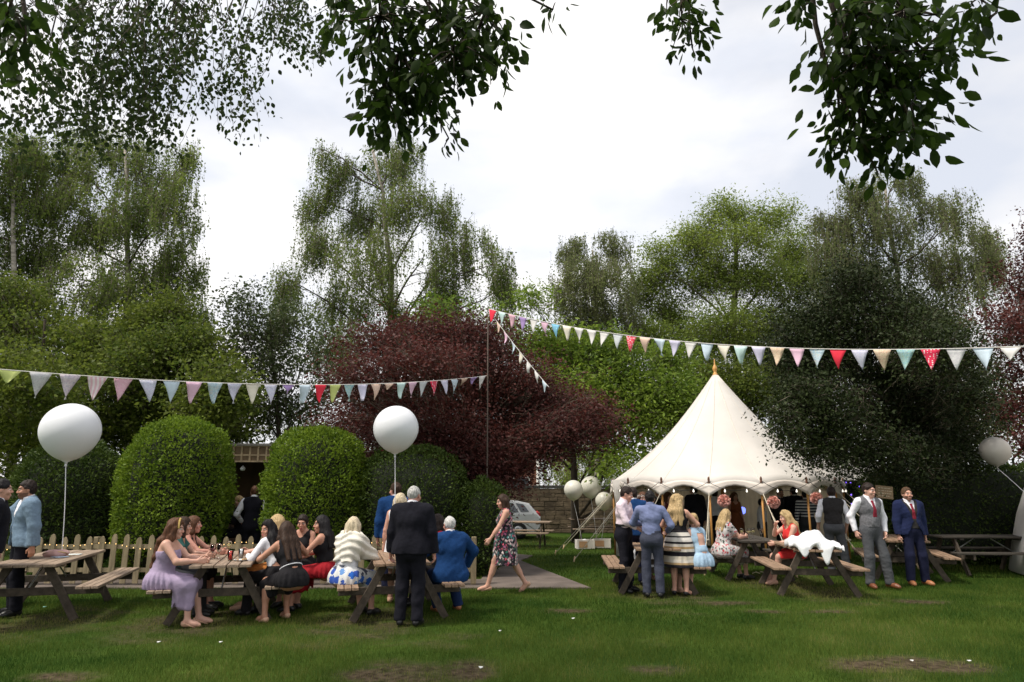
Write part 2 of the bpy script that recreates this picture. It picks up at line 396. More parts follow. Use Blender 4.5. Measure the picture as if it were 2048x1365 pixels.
def tree(name, label, blobs, Y, base, n, leaf, lm, bark, style='spray', group=None, seed=0, trunk_r=.18, trunk_top=None, gap=.25, twig=12, spray=.17,
         flat=.55, droop=(.5, 1.3), cat='tree', depth=.8, limbs=True, forks=None, bare=None, stem_twigs=7):
    """blobs: (px, py, rx px, ry px[, dY[, weight]]) of the crown's masses as they stand round the trunk at distance Y"""
    rng = np.random.default_rng(seed)
    E = []
    for bl in blobs:
        px, py, rx, ry = bl[:4]; dy = bl[4] if len(bl) > 4 else rng.normal() * .8; wgt = bl[5] if len(bl) > 5 else 1
        c = P(px, py, Y + dy); s = (Y + dy) / F
        E.append((c, np.array([rx * s, max(rx, ry) * .85 * s * depth, ry * s]), wgt))
    vol = np.array([(e[1][0] * e[1][2]) ** .9 * e[2] for e in E]); cnt = np.maximum(3, (n / twig * vol / vol.sum()).astype(int))
    base = np.array(base, float)
    t = thing(name, label, cat, base, 0, group)
    T = []
    for (c, r_, wg), k in zip(E, cnt):
        g = 5 if style == 'weep' else 3; kc = max(2, k // g)
        u = unit(rng.normal(size=(kc, 3))) * (rng.random(kc) ** (1 / 2.3))[:, None]
        q = np.repeat(c + u * r_, g, 0); T.append(q + rng.normal(size=q.shape) * (.13 if style == 'weep' else .20))
    owner = np.concatenate([np.full(len(x), i) for i, x in enumerate(T)]); T = np.concatenate(T)
    keep = sines(T, .42, seed + 50) + sines(T, 1.1, seed + 51) * .7 > -gap_level(gap); T = T[keep]; owner = owner[keep]
    T = T[T[:, 2] > .3]
    k = len(T)
    if style == 'weep':
        ls = droop[0] + (droop[1] - droop[0]) * rng.random(k) ** 1.5
        f = rng.random((k, twig)); C = np.repeat(T[:, None, :], twig, 1).copy()
        out = unit(T - (base + [0, 0, 1]))[:, None, :] * [1, 1, 0]
        C += out * (f * .25)[..., None]; C[..., 2] -= f * ls[:, None]
        C += rng.normal(size=C.shape) * .045
        D = unit(rng.normal(size=C.shape) * .7 + [0, 0, -.8])
    else:
        C = T[:, None, :] + rng.normal(size=(k, twig, 3)) * spray * np.array([1, 1, flat])
        out = unit(C - T[:, None, :]); D = unit(out + rng.normal(size=C.shape) * .5 + [0, 0, -.25])
    C = C.reshape(-1, 3) - base; D = D.reshape(-1, 3); m_ = len(C)
    sz = .55 + .95 * rng.random(m_) ** 1.6; L = leaf[0] * sz; W = leaf[1] * sz * (.8 + .4 * rng.random(m_))
    tone = np.repeat(np.clip(.5 + .28 * sines(T, .25, seed + 3) + .2 * sines(T, .9, seed + 4) + rng.normal(size=k) * .1, 0, 1), twig)
    v = np.clip(tone + rng.normal(size=m_) * .18, 0, 1)
    V = leaves(C, D, L, W, rng)
    link('crown', np_mesh('crown', V, quads(m_), False, np.repeat(v, 4)), lm, t)
    if style == 'weep': A_ = T - base; B_ = A_ + np.column_stack([out[:, 0, 0] * .25, out[:, 0, 1] * .25, -ls])
    else: B_ = T - base; A_ = B_ + rng.normal(size=B_.shape) * .10 - unit(B_ - [0, 0, 2.5]) * .45
    sv, sq = sticks(A_, B_, .0045 if style == 'weep' else .006); link('twigs', np_mesh('twigs', sv, sq), BARK['grey'], t)
    # trunk and limbs
    mb = MB(); top = np.array(trunk_top) if trunk_top is not None else E[0][0]
    pts = limb(mb, [0, 0, -.1], top - base, trunk_r, trunk_r * .22, rng, .05, 9, 9)
    mb.build('trunk', BARK[bark], t, True)
    if limbs:
        mb = MB(); P_ = np.array([list(p) for p in pts])
        for i, (c, r_, wg) in enumerate(E):
            cc = c - base
            lo = P_[:, 2] < cc[2] - .1
            j = int(np.argmin(np.linalg.norm(P_ - (cc - [0, 0, .9 * np.linalg.norm((cc - P_[-1])[:2]) + .3]), axis=1)))
            d = np.linalg.norm(cc - P_[j]);
            if d < .4: j = max(0, j - 2)
            q = limb(mb, P_[j], cc, trunk_r * (.36 - .22 * j / 9), trunk_r * .07, rng, .14, 6, 5, .08)
            own = T[owner[:len(T)] == i] if len(owner) == len(T) else T[:0]
            for tip in own[:stem_twigs]:
                s_ = q[rng.integers(2, 7)]
                limb(mb, s_, tip - base, trunk_r * .065, .005, rng, .12, 4, 4, .06)
        mb.build('branches', BARK['dark' if bark == 'birch' else bark], t, True)
    return t
def gap_level(g): return (g - .25) * 2 + .1
LM = dict(
    birch=leafmat('leaf_birch', (.080, .130, .026), (.23, .295, .058), .55, .55, .2),
    birch_grey=leafmat('leaf_birch_grey', (.095, .130, .046), (.235, .27, .095), .55, .55, .2),
    hazel=leafmat('leaf_hazel', (.042, .078, .012), (.19, .23, .034), .5, .55, .2),
    lime=leafmat('leaf_lime', (.12, .18, .032), (.31, .38, .07), .55, .55, .2),
    cherry=leafmat('leaf_cherry', (.07, .135, .016), (.28, .38, .05), .5, .45, .25),
    copper=leafmat('leaf_copper', (.040, .014, .014), (.145, .053, .044), .35, .5, .2, (1.15, .8, .75)),
    holly=leafmat('leaf_holly', (.011, .019, .006), (.042, .058, .017), .14, .5, .15),
    sparse=leafmat('leaf_elder', (.04, .062, .022), (.09, .12, .035), .35, .5, .3),
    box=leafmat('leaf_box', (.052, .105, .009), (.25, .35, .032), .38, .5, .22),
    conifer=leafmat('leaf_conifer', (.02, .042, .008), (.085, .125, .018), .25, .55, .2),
    willow=leafmat('leaf_willow', (.16, .23, .03), (.32, .40, .06), .5, .5, .3),
    fore2=leafmat('leaf_hanging_birch', (.018, .036, .010), (.062, .090, .022), .5, .5, .15),  # backlit darkness of the strands is put into the leaf colour
    fore=leafmat('leaf_overhead', (.014, .030, .005), (.045, .080, .012), .5, .5, .14))  # leaf colour held dark to look backlit from below

# --- far masses of the garden's edge, each tree its own
tree('birch_tree', 'tall leafy birch with drooping twigs between two thick green trees, above the dome shrubs', [
    (120, 330, 90, 60), (200, 290, 90, 50), (300, 330, 90, 60), (355, 420, 50, 90), (250, 420, 110, 80), (130, 430, 110, 80), (360, 540, 60, 70), (270, 560, 100, 80),
    (390, 640, 40, 50), (170, 560, 90, 70), (250, 660, 120, 60), (380, 310, 25, 35)], 24, G(240, 1075), 130000, (.085, .055), LM['birch'], 'birch', 'weep', 'birches round the lawn', 11, .20, P(250, 300, 24), .30)
tree('birch_tree', 'birch crown at the frame edge behind the hanging birch strands', [
    (-40, 300, 120, 80), (40, 290, 70, 50), (30, 400, 90, 90), (-60, 460, 120, 120), (60, 520, 80, 70), (20, 610, 80, 60)], 22, G(30, 1085), 75000, (.085, .055), LM['birch'], 'birch', 'weep', 'birches round the lawn', 12, .18, P(20, 300, 22), .30)
tree('hazel_tree', 'dense dark green broadleaf tree with layered boughs behind the pale balloon', [
    (60, 680, 150, 70), (0, 780, 160, 90), (150, 780, 150, 90), (90, 880, 160, 80), (270, 850, 110, 80), (-60, 900, 120, 80), (10, 600, 90, 50)], 18.5, G(100, 1100), 75000, (.10, .065), LM['hazel'], 'dark', 'spray', 'broadleaf trees', 13, .14, P(90, 640, 18.5), .42, spray=.21, flat=.3)
tree('hazel_tree', 'green bushy tree with a pointed top behind the tall clipped dome', [
    (330, 640, 70, 55), (370, 720, 90, 70), (280, 740, 110, 70), (420, 790, 80, 60), (350, 830, 120, 60), (450, 850, 60, 55), (200, 700, 80, 60)], 19.5, G(350, 1098), 65000, (.10, .065), LM['hazel'], 'dark', 'spray', 'broadleaf trees', 14, .13, P(340, 620, 19.5), .42, spray=.21, flat=.3)
tree('elder_tree', 'thin open tree with sky showing through, between the dome shrubs and copper maple', [
    (480, 620, 40, 50), (500, 700, 60, 60), (560, 740, 60, 60), (620, 700, 50, 60), (600, 820, 60, 50), (520, 820, 60, 50), (470, 760, 40, 70), (640, 790, 40, 50), (570, 640, 40, 40)],
    21, G(560, 1092), 26000, (.10, .06), LM['sparse'], 'dark', 'spray', 'broadleaf trees', 15, .12, P(540, 640, 21), .25, spray=.22)
tree('birch_tree', 'tall white stemmed weeping birch standing alone against the sky behind the copper maple', [
    (650, 300, 30, 25), (690, 340, 50, 40), (790, 310, 80, 50), (640, 400, 45, 50), (720, 420, 80, 60), (820, 400, 80, 60), (880, 410, 40, 50), (640, 490, 50, 60),
    (740, 510, 90, 60), (850, 510, 70, 60), (940, 490, 60, 60), (985, 530, 45, 60), (580, 560, 45, 40), (650, 590, 70, 50), (900, 590, 80, 50), (770, 610, 80, 60), (1010, 570, 25, 45), (570, 640, 45, 50),
    (680, 680, 60, 50), (850, 660, 60, 40)], 27, G(728, 1060), 140000, (.09, .055), LM['birch'], 'birch', 'weep', 'birches round the lawn', 16, .24, P(745, 300, 27), .28, droop=(.6, 1.8))
tree('birch_tree', 'small brownish birch with wispy top between the bunting pole and lime trees', [
    (1150, 500, 40, 35), (1220, 485, 45, 30), (1180, 540, 75, 45), (1125, 575, 40, 45), (1230, 560, 55, 50), (1170, 620, 70, 55), (1240, 640, 55, 50), (1120, 640, 40, 40), (1190, 690, 80, 40)], 30, G(1190, 1056), 70000, (.09, .055), LM['birch_grey'], 'birch', 'weep',
    'birches round the lawn', 17, .16, P(1185, 500, 30), .28)
tree('lime_tree', 'large light green tree with spreading limbs behind the tent peak', [
    (1450, 430, 55, 40), (1545, 430, 55, 40), (1390, 490, 60, 50), (1480, 490, 80, 50), (1580, 500, 60, 50), (1410, 560, 80, 50), (1520, 560, 90, 55), (1320, 530, 50, 50),
    (1290, 590, 50, 50), (1340, 640, 70, 50), (1450, 650, 90, 50), (1560, 640, 90, 60), (1620, 570, 50, 60), (1300, 680, 60, 40), (1400, 700, 90, 45), (1520, 710, 80, 50)], 30, G(1460, 1056), 150000, (.12, .05), LM['lime'], 'grey', 'spray',
    'broadleaf trees', 18, .30, P(1470, 440, 30), .33, spray=.22)
tree('birch_tree', 'broad weeping birch rising above the dark holly, with a white forked stem', [
    (1720, 380, 50, 35), (1790, 360, 60, 40), (1660, 430, 45, 45), (1750, 440, 80, 50), (1850, 420, 60, 50), (1920, 420, 50, 45), (1960, 490, 45, 60), (1660, 500, 50, 50), (1740, 530, 80, 50), (1840, 520, 80, 60),
    (1930, 550, 50, 60), (1680, 590, 60, 50), (1790, 620, 90, 50), (1980, 520, 25, 45), (1890, 620, 60, 50)], 26, G(1790, 1062), 115000, (.09, .055), LM['birch_grey'], 'birch', 'weep', 'birches round the lawn', 19, .22, P(1770, 370, 26), .27, droop=(.6, 1.5))
tree('cherry_tree', 'fresh green tree with long hanging leaves between the copper maple and tent', [
    (900, 625, 60, 28), (870, 690, 60, 40), (1060, 690, 70, 35), (1010, 640, 50, 30), (1130, 700, 80, 45), (1210, 710, 70, 45), (1270, 770, 70, 50), (1180, 790, 90, 55), (1300, 830, 60, 50), (1230, 860, 80, 50), (1330, 720, 50, 35), (1110, 770, 70, 50),
    (1060, 600, 30, 22), (1360, 790, 50, 50), (1260, 930, 70, 30), (1390, 830, 40, 40)], 22, G(1150, 1085), 60000, (.15, .055), LM['cherry'], 'dark', 'spray', 'broadleaf trees', 20, .15, P(1140, 700, 22), .38, spray=.22)
tree('willow_tree', 'yellow green weeping willow seen low beyond the stone wall', [
    (1110, 890, 60, 40), (1170, 900, 60, 40), (1130, 940, 60, 30), (1200, 930, 40, 30)], 36, G(1140, 1043), 15000, (.14, .04), LM['willow'], 'grey', 'weep', 'broadleaf trees', 21, .2, P(1140, 860, 36), .5)
tree('evergreen_tree', 'dark ivy green tree filling the gap behind the tent roof', [
    (1400, 760, 70, 50), (1480, 770, 80, 50), (1540, 790, 70, 60), (1360, 830, 60, 50), (1590, 740, 60, 60), (1340, 900, 60, 40)], 25, G(1480, 1070), 35000, (.10, .06), LM['hazel'], 'dark', 'spray', 'broadleaf trees', 22, .16, P(1460, 740, 25), .45)
tree('copper_maple', 'dark purple leaved maple spreading over the hedge beside the bunting pole', [
    (870, 670, 90, 35), (950, 680, 80, 40), (760, 690, 70, 30), (830, 730, 110, 40), (960, 740, 100, 50), (720, 760, 60, 30), (760, 810, 90, 45), (880, 800, 110, 50), (1010, 790, 90, 50), (1100, 810, 80, 40),
    (700, 850, 60, 30), (800, 870, 100, 50), (920, 870, 110, 50), (1040, 860, 100, 50), (1130, 860, 80, 40), (1190, 835, 35, 35), (1095, 885, 70, 22), (900, 930, 90, 45), (1000, 930, 90, 45), (830, 920, 60, 40),
    (1060, 760, 50, 35), (960, 985, 60, 30)], 16.4, G(955, 1118), 135000, (.075, .04), LM['copper'], 'dark', 'spray', None, 23, .13, P(930, 700, 16.4), .55, spray=.23, flat=.22)
tree('copper_beech', 'purple leaved tree at the far edge beside the dark holly', [
    (2060, 560, 60, 60), (2010, 650, 60, 50), (2080, 680, 70, 80), (2000, 730, 50, 50), (2050, 790, 60, 60), (2080, 480, 40, 50), (1990, 820, 40, 40), (2100, 880, 70, 60)], 20, G(2060, 1090), 30000, (.085, .055), LM['copper'], 'dark', 'spray', None, 24, .16, P(2060, 560, 20), .4)
tree('holly_tree', 'big round near black holly overhanging the white tent', [
    (1740, 600, 90, 50), (1660, 650, 90, 60), (1800, 650, 100, 60), (1880, 700, 90, 60), (1620, 730, 80, 60), (1740, 730, 110, 70), (1840, 770, 110, 70), (1930, 780, 60, 70), (1600, 800, 50, 50, -1.4), (1650, 820, 90, 60, -1.0), (1760, 830, 110, 60),
    (1880, 860, 90, 60), (1640, 890, 70, 40, -1.2), (1730, 910, 90, 40, -.6), (1830, 920, 90, 40), (1560, 850, 25, 40, -1.6), (1580, 700, 50, 50), (1920, 900, 60, 50), (1700, 560, 60, 30)], 15.6, G(1775, 1108), 120000, (.07, .04), LM['holly'], 'dark', 'spray', None, 25, .17,
    P(1760, 640, 15.6), .55, spray=.13, depth=.7)
# backdrop of lower trees beyond the garden, seen only as gaps between the nearer ones
for i, (px, py, rx, ry, Y) in enumerate([(640, 900, 90, 60, 40), (860, 900, 120, 70, 42), (1640, 900, 120, 80, 34), (1900, 800, 130, 120, 32), (-60, 760, 150, 130, 34)]):
    tree('distant_tree', ['low rounded tree glimpsed between the two dome shrubs', 'low tree glimpsed behind the copper maple', 'low tree glimpsed behind the holly boughs and tent', 'round tree glimpsed behind the holly and the grey birch', 'round tree glimpsed beyond the dark layered boughs'][i],
         [(px, py, rx, ry), (px - rx * .5, py + ry * .6, rx * .7, ry * .6), (px + rx * .5, py + ry * .5, rx * .7, ry * .6)], Y, G(px, 978 + 1.72 * F / Y), 16000, (.14, .09), LM['hazel'], 'dark', 'spray', 'broadleaf trees', 60 + i, .16, P(px, py, Y), .5, stem_twigs=2)

# --- clipped shrubs and hedges
def shell(name, label, centre, rad, z0, z1, n, leaf, lm, seed, group=None, power=3.0, box=None, rough=.05, cat='shrub', cone=0.0):
    """clipped mass: a twiggy core with inner shade put into its colour and a dense outer layer of small leaves"""
    rng = np.random.default_rng(seed); t = thing(name, label, cat, (centre[0], centre[1], 0), 0, group)
    h = z1 - z0
    u = unit(rng.normal(size=(n, 3)))
    if box is not None:
        bx, by = box; k = (np.abs(u[:, 0]) ** 8 + np.abs(u[:, 1]) ** 8 + np.abs(u[:, 2]) ** 8) ** (-1 / 8)
        p = u * k[:, None] * np.array([bx, by, h / 2])
    else:
        k = (np.abs(u[:, 0]) ** 2.2 + np.abs(u[:, 1]) ** 2.2 + np.abs(u[:, 2]) ** power) ** (-1 / 2.4)
        k = np.where(u[:, 2] < 0, np.minimum(k, 1 / np.maximum(np.hypot(u[:, 0], u[:, 1]), .3)), k)
        p = u * k[:, None] * np.array([rad, rad, h / 2])
    p += u * (sines(p, .9, seed) * rough * 1.3 + sines(p, 2.6, seed + 1) * rough)[:, None]
    if cone: p[:, :2] *= np.clip(1 - cone * (p[:, 2:3] / h + .1), .3, 1.2)
    p -= u * (rng.random(n) ** 2 * .16)[:, None]
    p += u * ((rng.random(n) < .05) * rng.random(n) * .11)[:, None]
    p[:, 2] += z0 + h / 2
    kk = p[:, 2] > .02; p, u = p[kk], u[kk]; n = len(p)
    D = unit(u * .9 + rng.normal(size=(n, 3)) * .8 + [0, 0, .25])
    v = np.clip(.45 + .25 * sines(p, 1.2, seed + 2) + rng.normal(size=n) * .22, 0, 1)
    V = leaves(p, D, leaf[0] * (.6 + .8 * rng.random(n)), leaf[1] * (.6 + .8 * rng.random(n)), rng)
    link('foliage', np_mesh('foliage', V, quads(n), False, np.repeat(v, 4)), lm, t)
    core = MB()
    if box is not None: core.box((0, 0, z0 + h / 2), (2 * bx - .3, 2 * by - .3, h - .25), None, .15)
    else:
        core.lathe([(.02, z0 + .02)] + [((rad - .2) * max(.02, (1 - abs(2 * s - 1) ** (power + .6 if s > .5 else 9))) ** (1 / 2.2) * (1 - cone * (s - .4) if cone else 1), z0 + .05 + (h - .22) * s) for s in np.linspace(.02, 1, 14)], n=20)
    core.build('shade_core', mat('shade_core', (.012, .016, .008), 1, .3, 8), t, True)  # near-black colour stands for the shade inside the shrub
    return t
shell('dome_shrub', 'tall clipped dome shrub with bright green top behind the picket fence', (P(350, 1000, 14.45)[0], 14.45), 1.06, .05, 3.17, 32000, (.06, .035), LM['box'], 31, 'clipped dome shrubs', power=2.9, rough=.085)
shell('dome_shrub', 'clipped dome shrub between the waiter and the copper maple boughs', (P(634, 1000, 14.5)[0], 14.5), 1.04, .05, 2.98, 30000, (.06, .035), LM['box'], 32, 'clipped dome shrubs', power=2.9, rough=.085)
shell('dome_shrub', 'clipped shrub coloured dark for the shade of the copper maple, behind the suited man', (P(822, 1000, 15.0)[0], 15.0), 1.28, .05, 2.62, 26000, (.055, .03), LM['conifer'], 33, 'clipped dome shrubs', power=2.5, rough=.08)  # dark conifer leaves put the maple's shade into this dome's colour
shell('conifer_shrub', 'feathery green conifer hump partly hidden by the pale balloon', (P(140, 1000, 14.7)[0], 14.7), 1.12, .05, 2.75, 26000, (.075, .03), LM['conifer'], 34, None, power=2.1, rough=.10)
shell('conifer_shrub', 'low dark conifer at the end of the picket fence beside the path', (P(965, 1000, 14.6)[0], 14.6), .60, .05, 1.9, 9000, (.06, .03), LM['conifer'], 35, None, power=2.2, rough=.07)
shell('hedge', 'long dark hedge behind the empty dark picnic table', (P(1965, 1000, 16.3)[0] + 1.2, 17.0), 1, .05, 2.25, 30000, (.07, .035), LM['conifer'], 36, None, box=(3.4, .8), cat='hedge', rough=.08)
shell('hedge', 'low shady hedge closing the gap behind the holly trunk', (P(1700, 1000, 26)[0], 26.0), 1, .05, 2.3, 14000, (.09, .05), LM['hazel'], 37, None, box=(4.2, .8), cat='hedge', rough=.1)

# --- overhanging branches close to the camera
def overhead_broadleaf():
    rng = np.random.default_rng(41)
    base = np.array([1.5, -3.5, 0.]); t = thing('overhanging_tree', 'broad leaved tree whose dark boughs hang into the top of the view', 'tree', base)
    mb = MB(); limb(mb, [0, 0, -.1], [0, .3, 6.4], .26, .13, rng, .04, 8, 10); mb.build('trunk', BARK['grey'], t, True)
    mb = MB(); CC = []; DD = []; LL = []
    clusters = [(4.6, [(700, 25, 60, 35), (760, 60, 80, 60), (800, 140, 85, 80), (880, 60, 110, 70), (970, 50, 75, 65), (770, 220, 60, 60), (850, 200, 75, 55), (985, 140, 40, 45), (905, 130, 80, 60), (760, 290, 30, 22), (1105, 30, 20, 22), (897, 285, 14, 18)]),
                (5.2, [(1370, 10, 45, 35), (1365, 60, 38, 40), (1385, 105, 22, 18), (1335, 5, 30, 15)]),
                (4.3, [(1620, 20, 45, 30), (1710, 55, 85, 65), (1810, 50, 85, 60), (1760, 150, 110, 80), (1850, 130, 60, 60), (1720, 230, 70, 50), (1820, 220, 60, 50), (1770, 290, 70, 35), (1680, 290, 35, 20), (1840, 290, 30, 25), (1750, 345, 16, 22)]),
                (4.0, [(1960, 8, 50, 22), (1995, 35, 15, 18)]), (4.4, [(8, 90, 30, 50), (45, 120, 24, 30), (15, 40, 40, 35)])]
    for dist, bl in clusters:
        hub = PR(bl[0][0], -160, dist + .3); j = np.array([1.5, -3.2, 6.2]) - base
        limb(mb, j, hub - base, .07, .025, rng, .06, 8, 6, .05)
        for px, py, rx, ry in bl:
            s = dist / F; c = PR(px, py, dist + rng.normal() * .12); n = max(8, int(rx * ry / 27))
            limb(mb, hub - base, c - base + [0, 0, ry * s * .5], .018, .006, rng, .1, 5, 4, .05)
            k = max(2, n // 7)
            tw = c + unit(rng.normal(size=(k, 3))) * (rng.random(k) ** .5)[:, None] * np.array([rx * s, rx * s * .8 + .05, ry * s])
            for q in tw:
                limb(mb, c - base + [0, 0, ry * s * .45], q - base, .006, .003, rng, .1, 3, 3, .05)
                C = q + rng.normal(size=(7, 3)) * [.055, .055, .04]
                CC.append(C); DD.append(unit(unit(C - q) * .7 + rng.normal(size=(7, 3)) * .25 + [0, 0, -.75]))
    mb.build('branches', BARK['dark'], t, True)
    C = np.concatenate(CC) - base; D = np.concatenate(DD); n = len(C)
    L = .082 * (.4 + .85 * rng.random(n) ** .8); V, Q = bigleaves(C, D, L, L * (.46 + .14 * rng.random(n)), rng)
    link('crown', np_mesh('crown', V, Q, True, np.repeat(rng.random(n), 18)), LM['fore'], t)
overhead_broadleaf()
def overhead_birch():
    rng = np.random.default_rng(43)
    base = np.array([-7.5, 2.2, 0.]); t = thing('weeping_birch', 'overhanging birch whose long leafy strands hang down against the sky', 'tree', base)
    mb = MB(); limb(mb, [0, 0, -.1], [.4, .3, 9.5], .24, .1, rng, .04, 8, 10); mb.build('trunk', BARK['birch'], t, True)
    mb = MB(); CC = []; DD = []
    groups = [(0, 90, 330, 18), (100, 200, 330, 36), (200, 250, 200, 9), (240, 335, 310, 42), (330, 400, 170, 8), (380, 440, 230, 10), (430, 505, 300, 13), (500, 530, 300, 3), (450, 520, 100, 8), (530, 580, 120, 7), (560, 600, 125, 8), (600, 655, 135, 14), (0, 430, 60, 26)]
    hubs = {}
    for x0, x1, yb, k in groups:
        for _ in range(k):
            if rng.random() < .22: continue
            px = x0 + (x1 - x0) * (rng.integers(0, 4) + .5) / 4 + rng.normal() * 7; dist = 6.2 + rng.random() * 2.0
            bot = PR(px, yb * (.72 + .3 * rng.random()), dist); top = np.array([bot[0] + rng.normal() * .25, bot[1] + rng.normal() * .2, PR(px, -90 - 60 * rng.random(), dist)[2]])
            pts = [top + (bot - top) * u + np.array([math.sin(u * 5 + px) * .05, math.cos(u * 4 + px) * .05, 0]) for u in np.linspace(0, 1, 8)]
            mb.tube([p_ - base for p_ in pts], [.004 - .0025 * u for u in np.linspace(0, 1, 8)], 3)
            ln = np.linalg.norm(bot - top); m_ = int(ln * 42); u = rng.random(m_) ** .85
            A = np.array(pts); idx = np.clip(u * 7, 0, 6.999); i0 = idx.astype(int); f = (idx - i0)[:, None]
            C = A[i0] * (1 - f) + A[i0 + 1] * f + rng.normal(size=(m_, 3)) * [.05, .05, .03]
            CC.append(C); DD.append(unit(rng.normal(size=(m_, 3)) * .6 + [0, 0, -.9]))
            hub = np.array([round(top[0] * .8) / .8, round(top[1]), 7.4])
            hubs.setdefault((hub[0], hub[1]), []).append(top)
    for (hx, hy), tops in hubs.items():
        hub = np.array([hx, hy, max(q[2] for q in tops) + .35])
        limb(mb, np.array([-7.1, 2.5, 8.6]) - base, hub - base, .035, .012, rng, .05, 6, 5, .08)
        for q in tops: limb(mb, hub - base, q - base, .007, .004, rng, .05, 3, 3)
    mb.build('branches', BARK['dark'], t, True)
    C = np.concatenate(CC) - base; D = np.concatenate(DD); n = len(C)
    L = .046 * (.6 + .7 * rng.random(n)); V, Q = bigleaves(C, D, L, L * (.62 + .2 * rng.random(n)), rng)
    link('crown', np_mesh('crown', V, Q, True, np.repeat(rng.random(n), 18)), LM['fore2'], t)
overhead_birch()
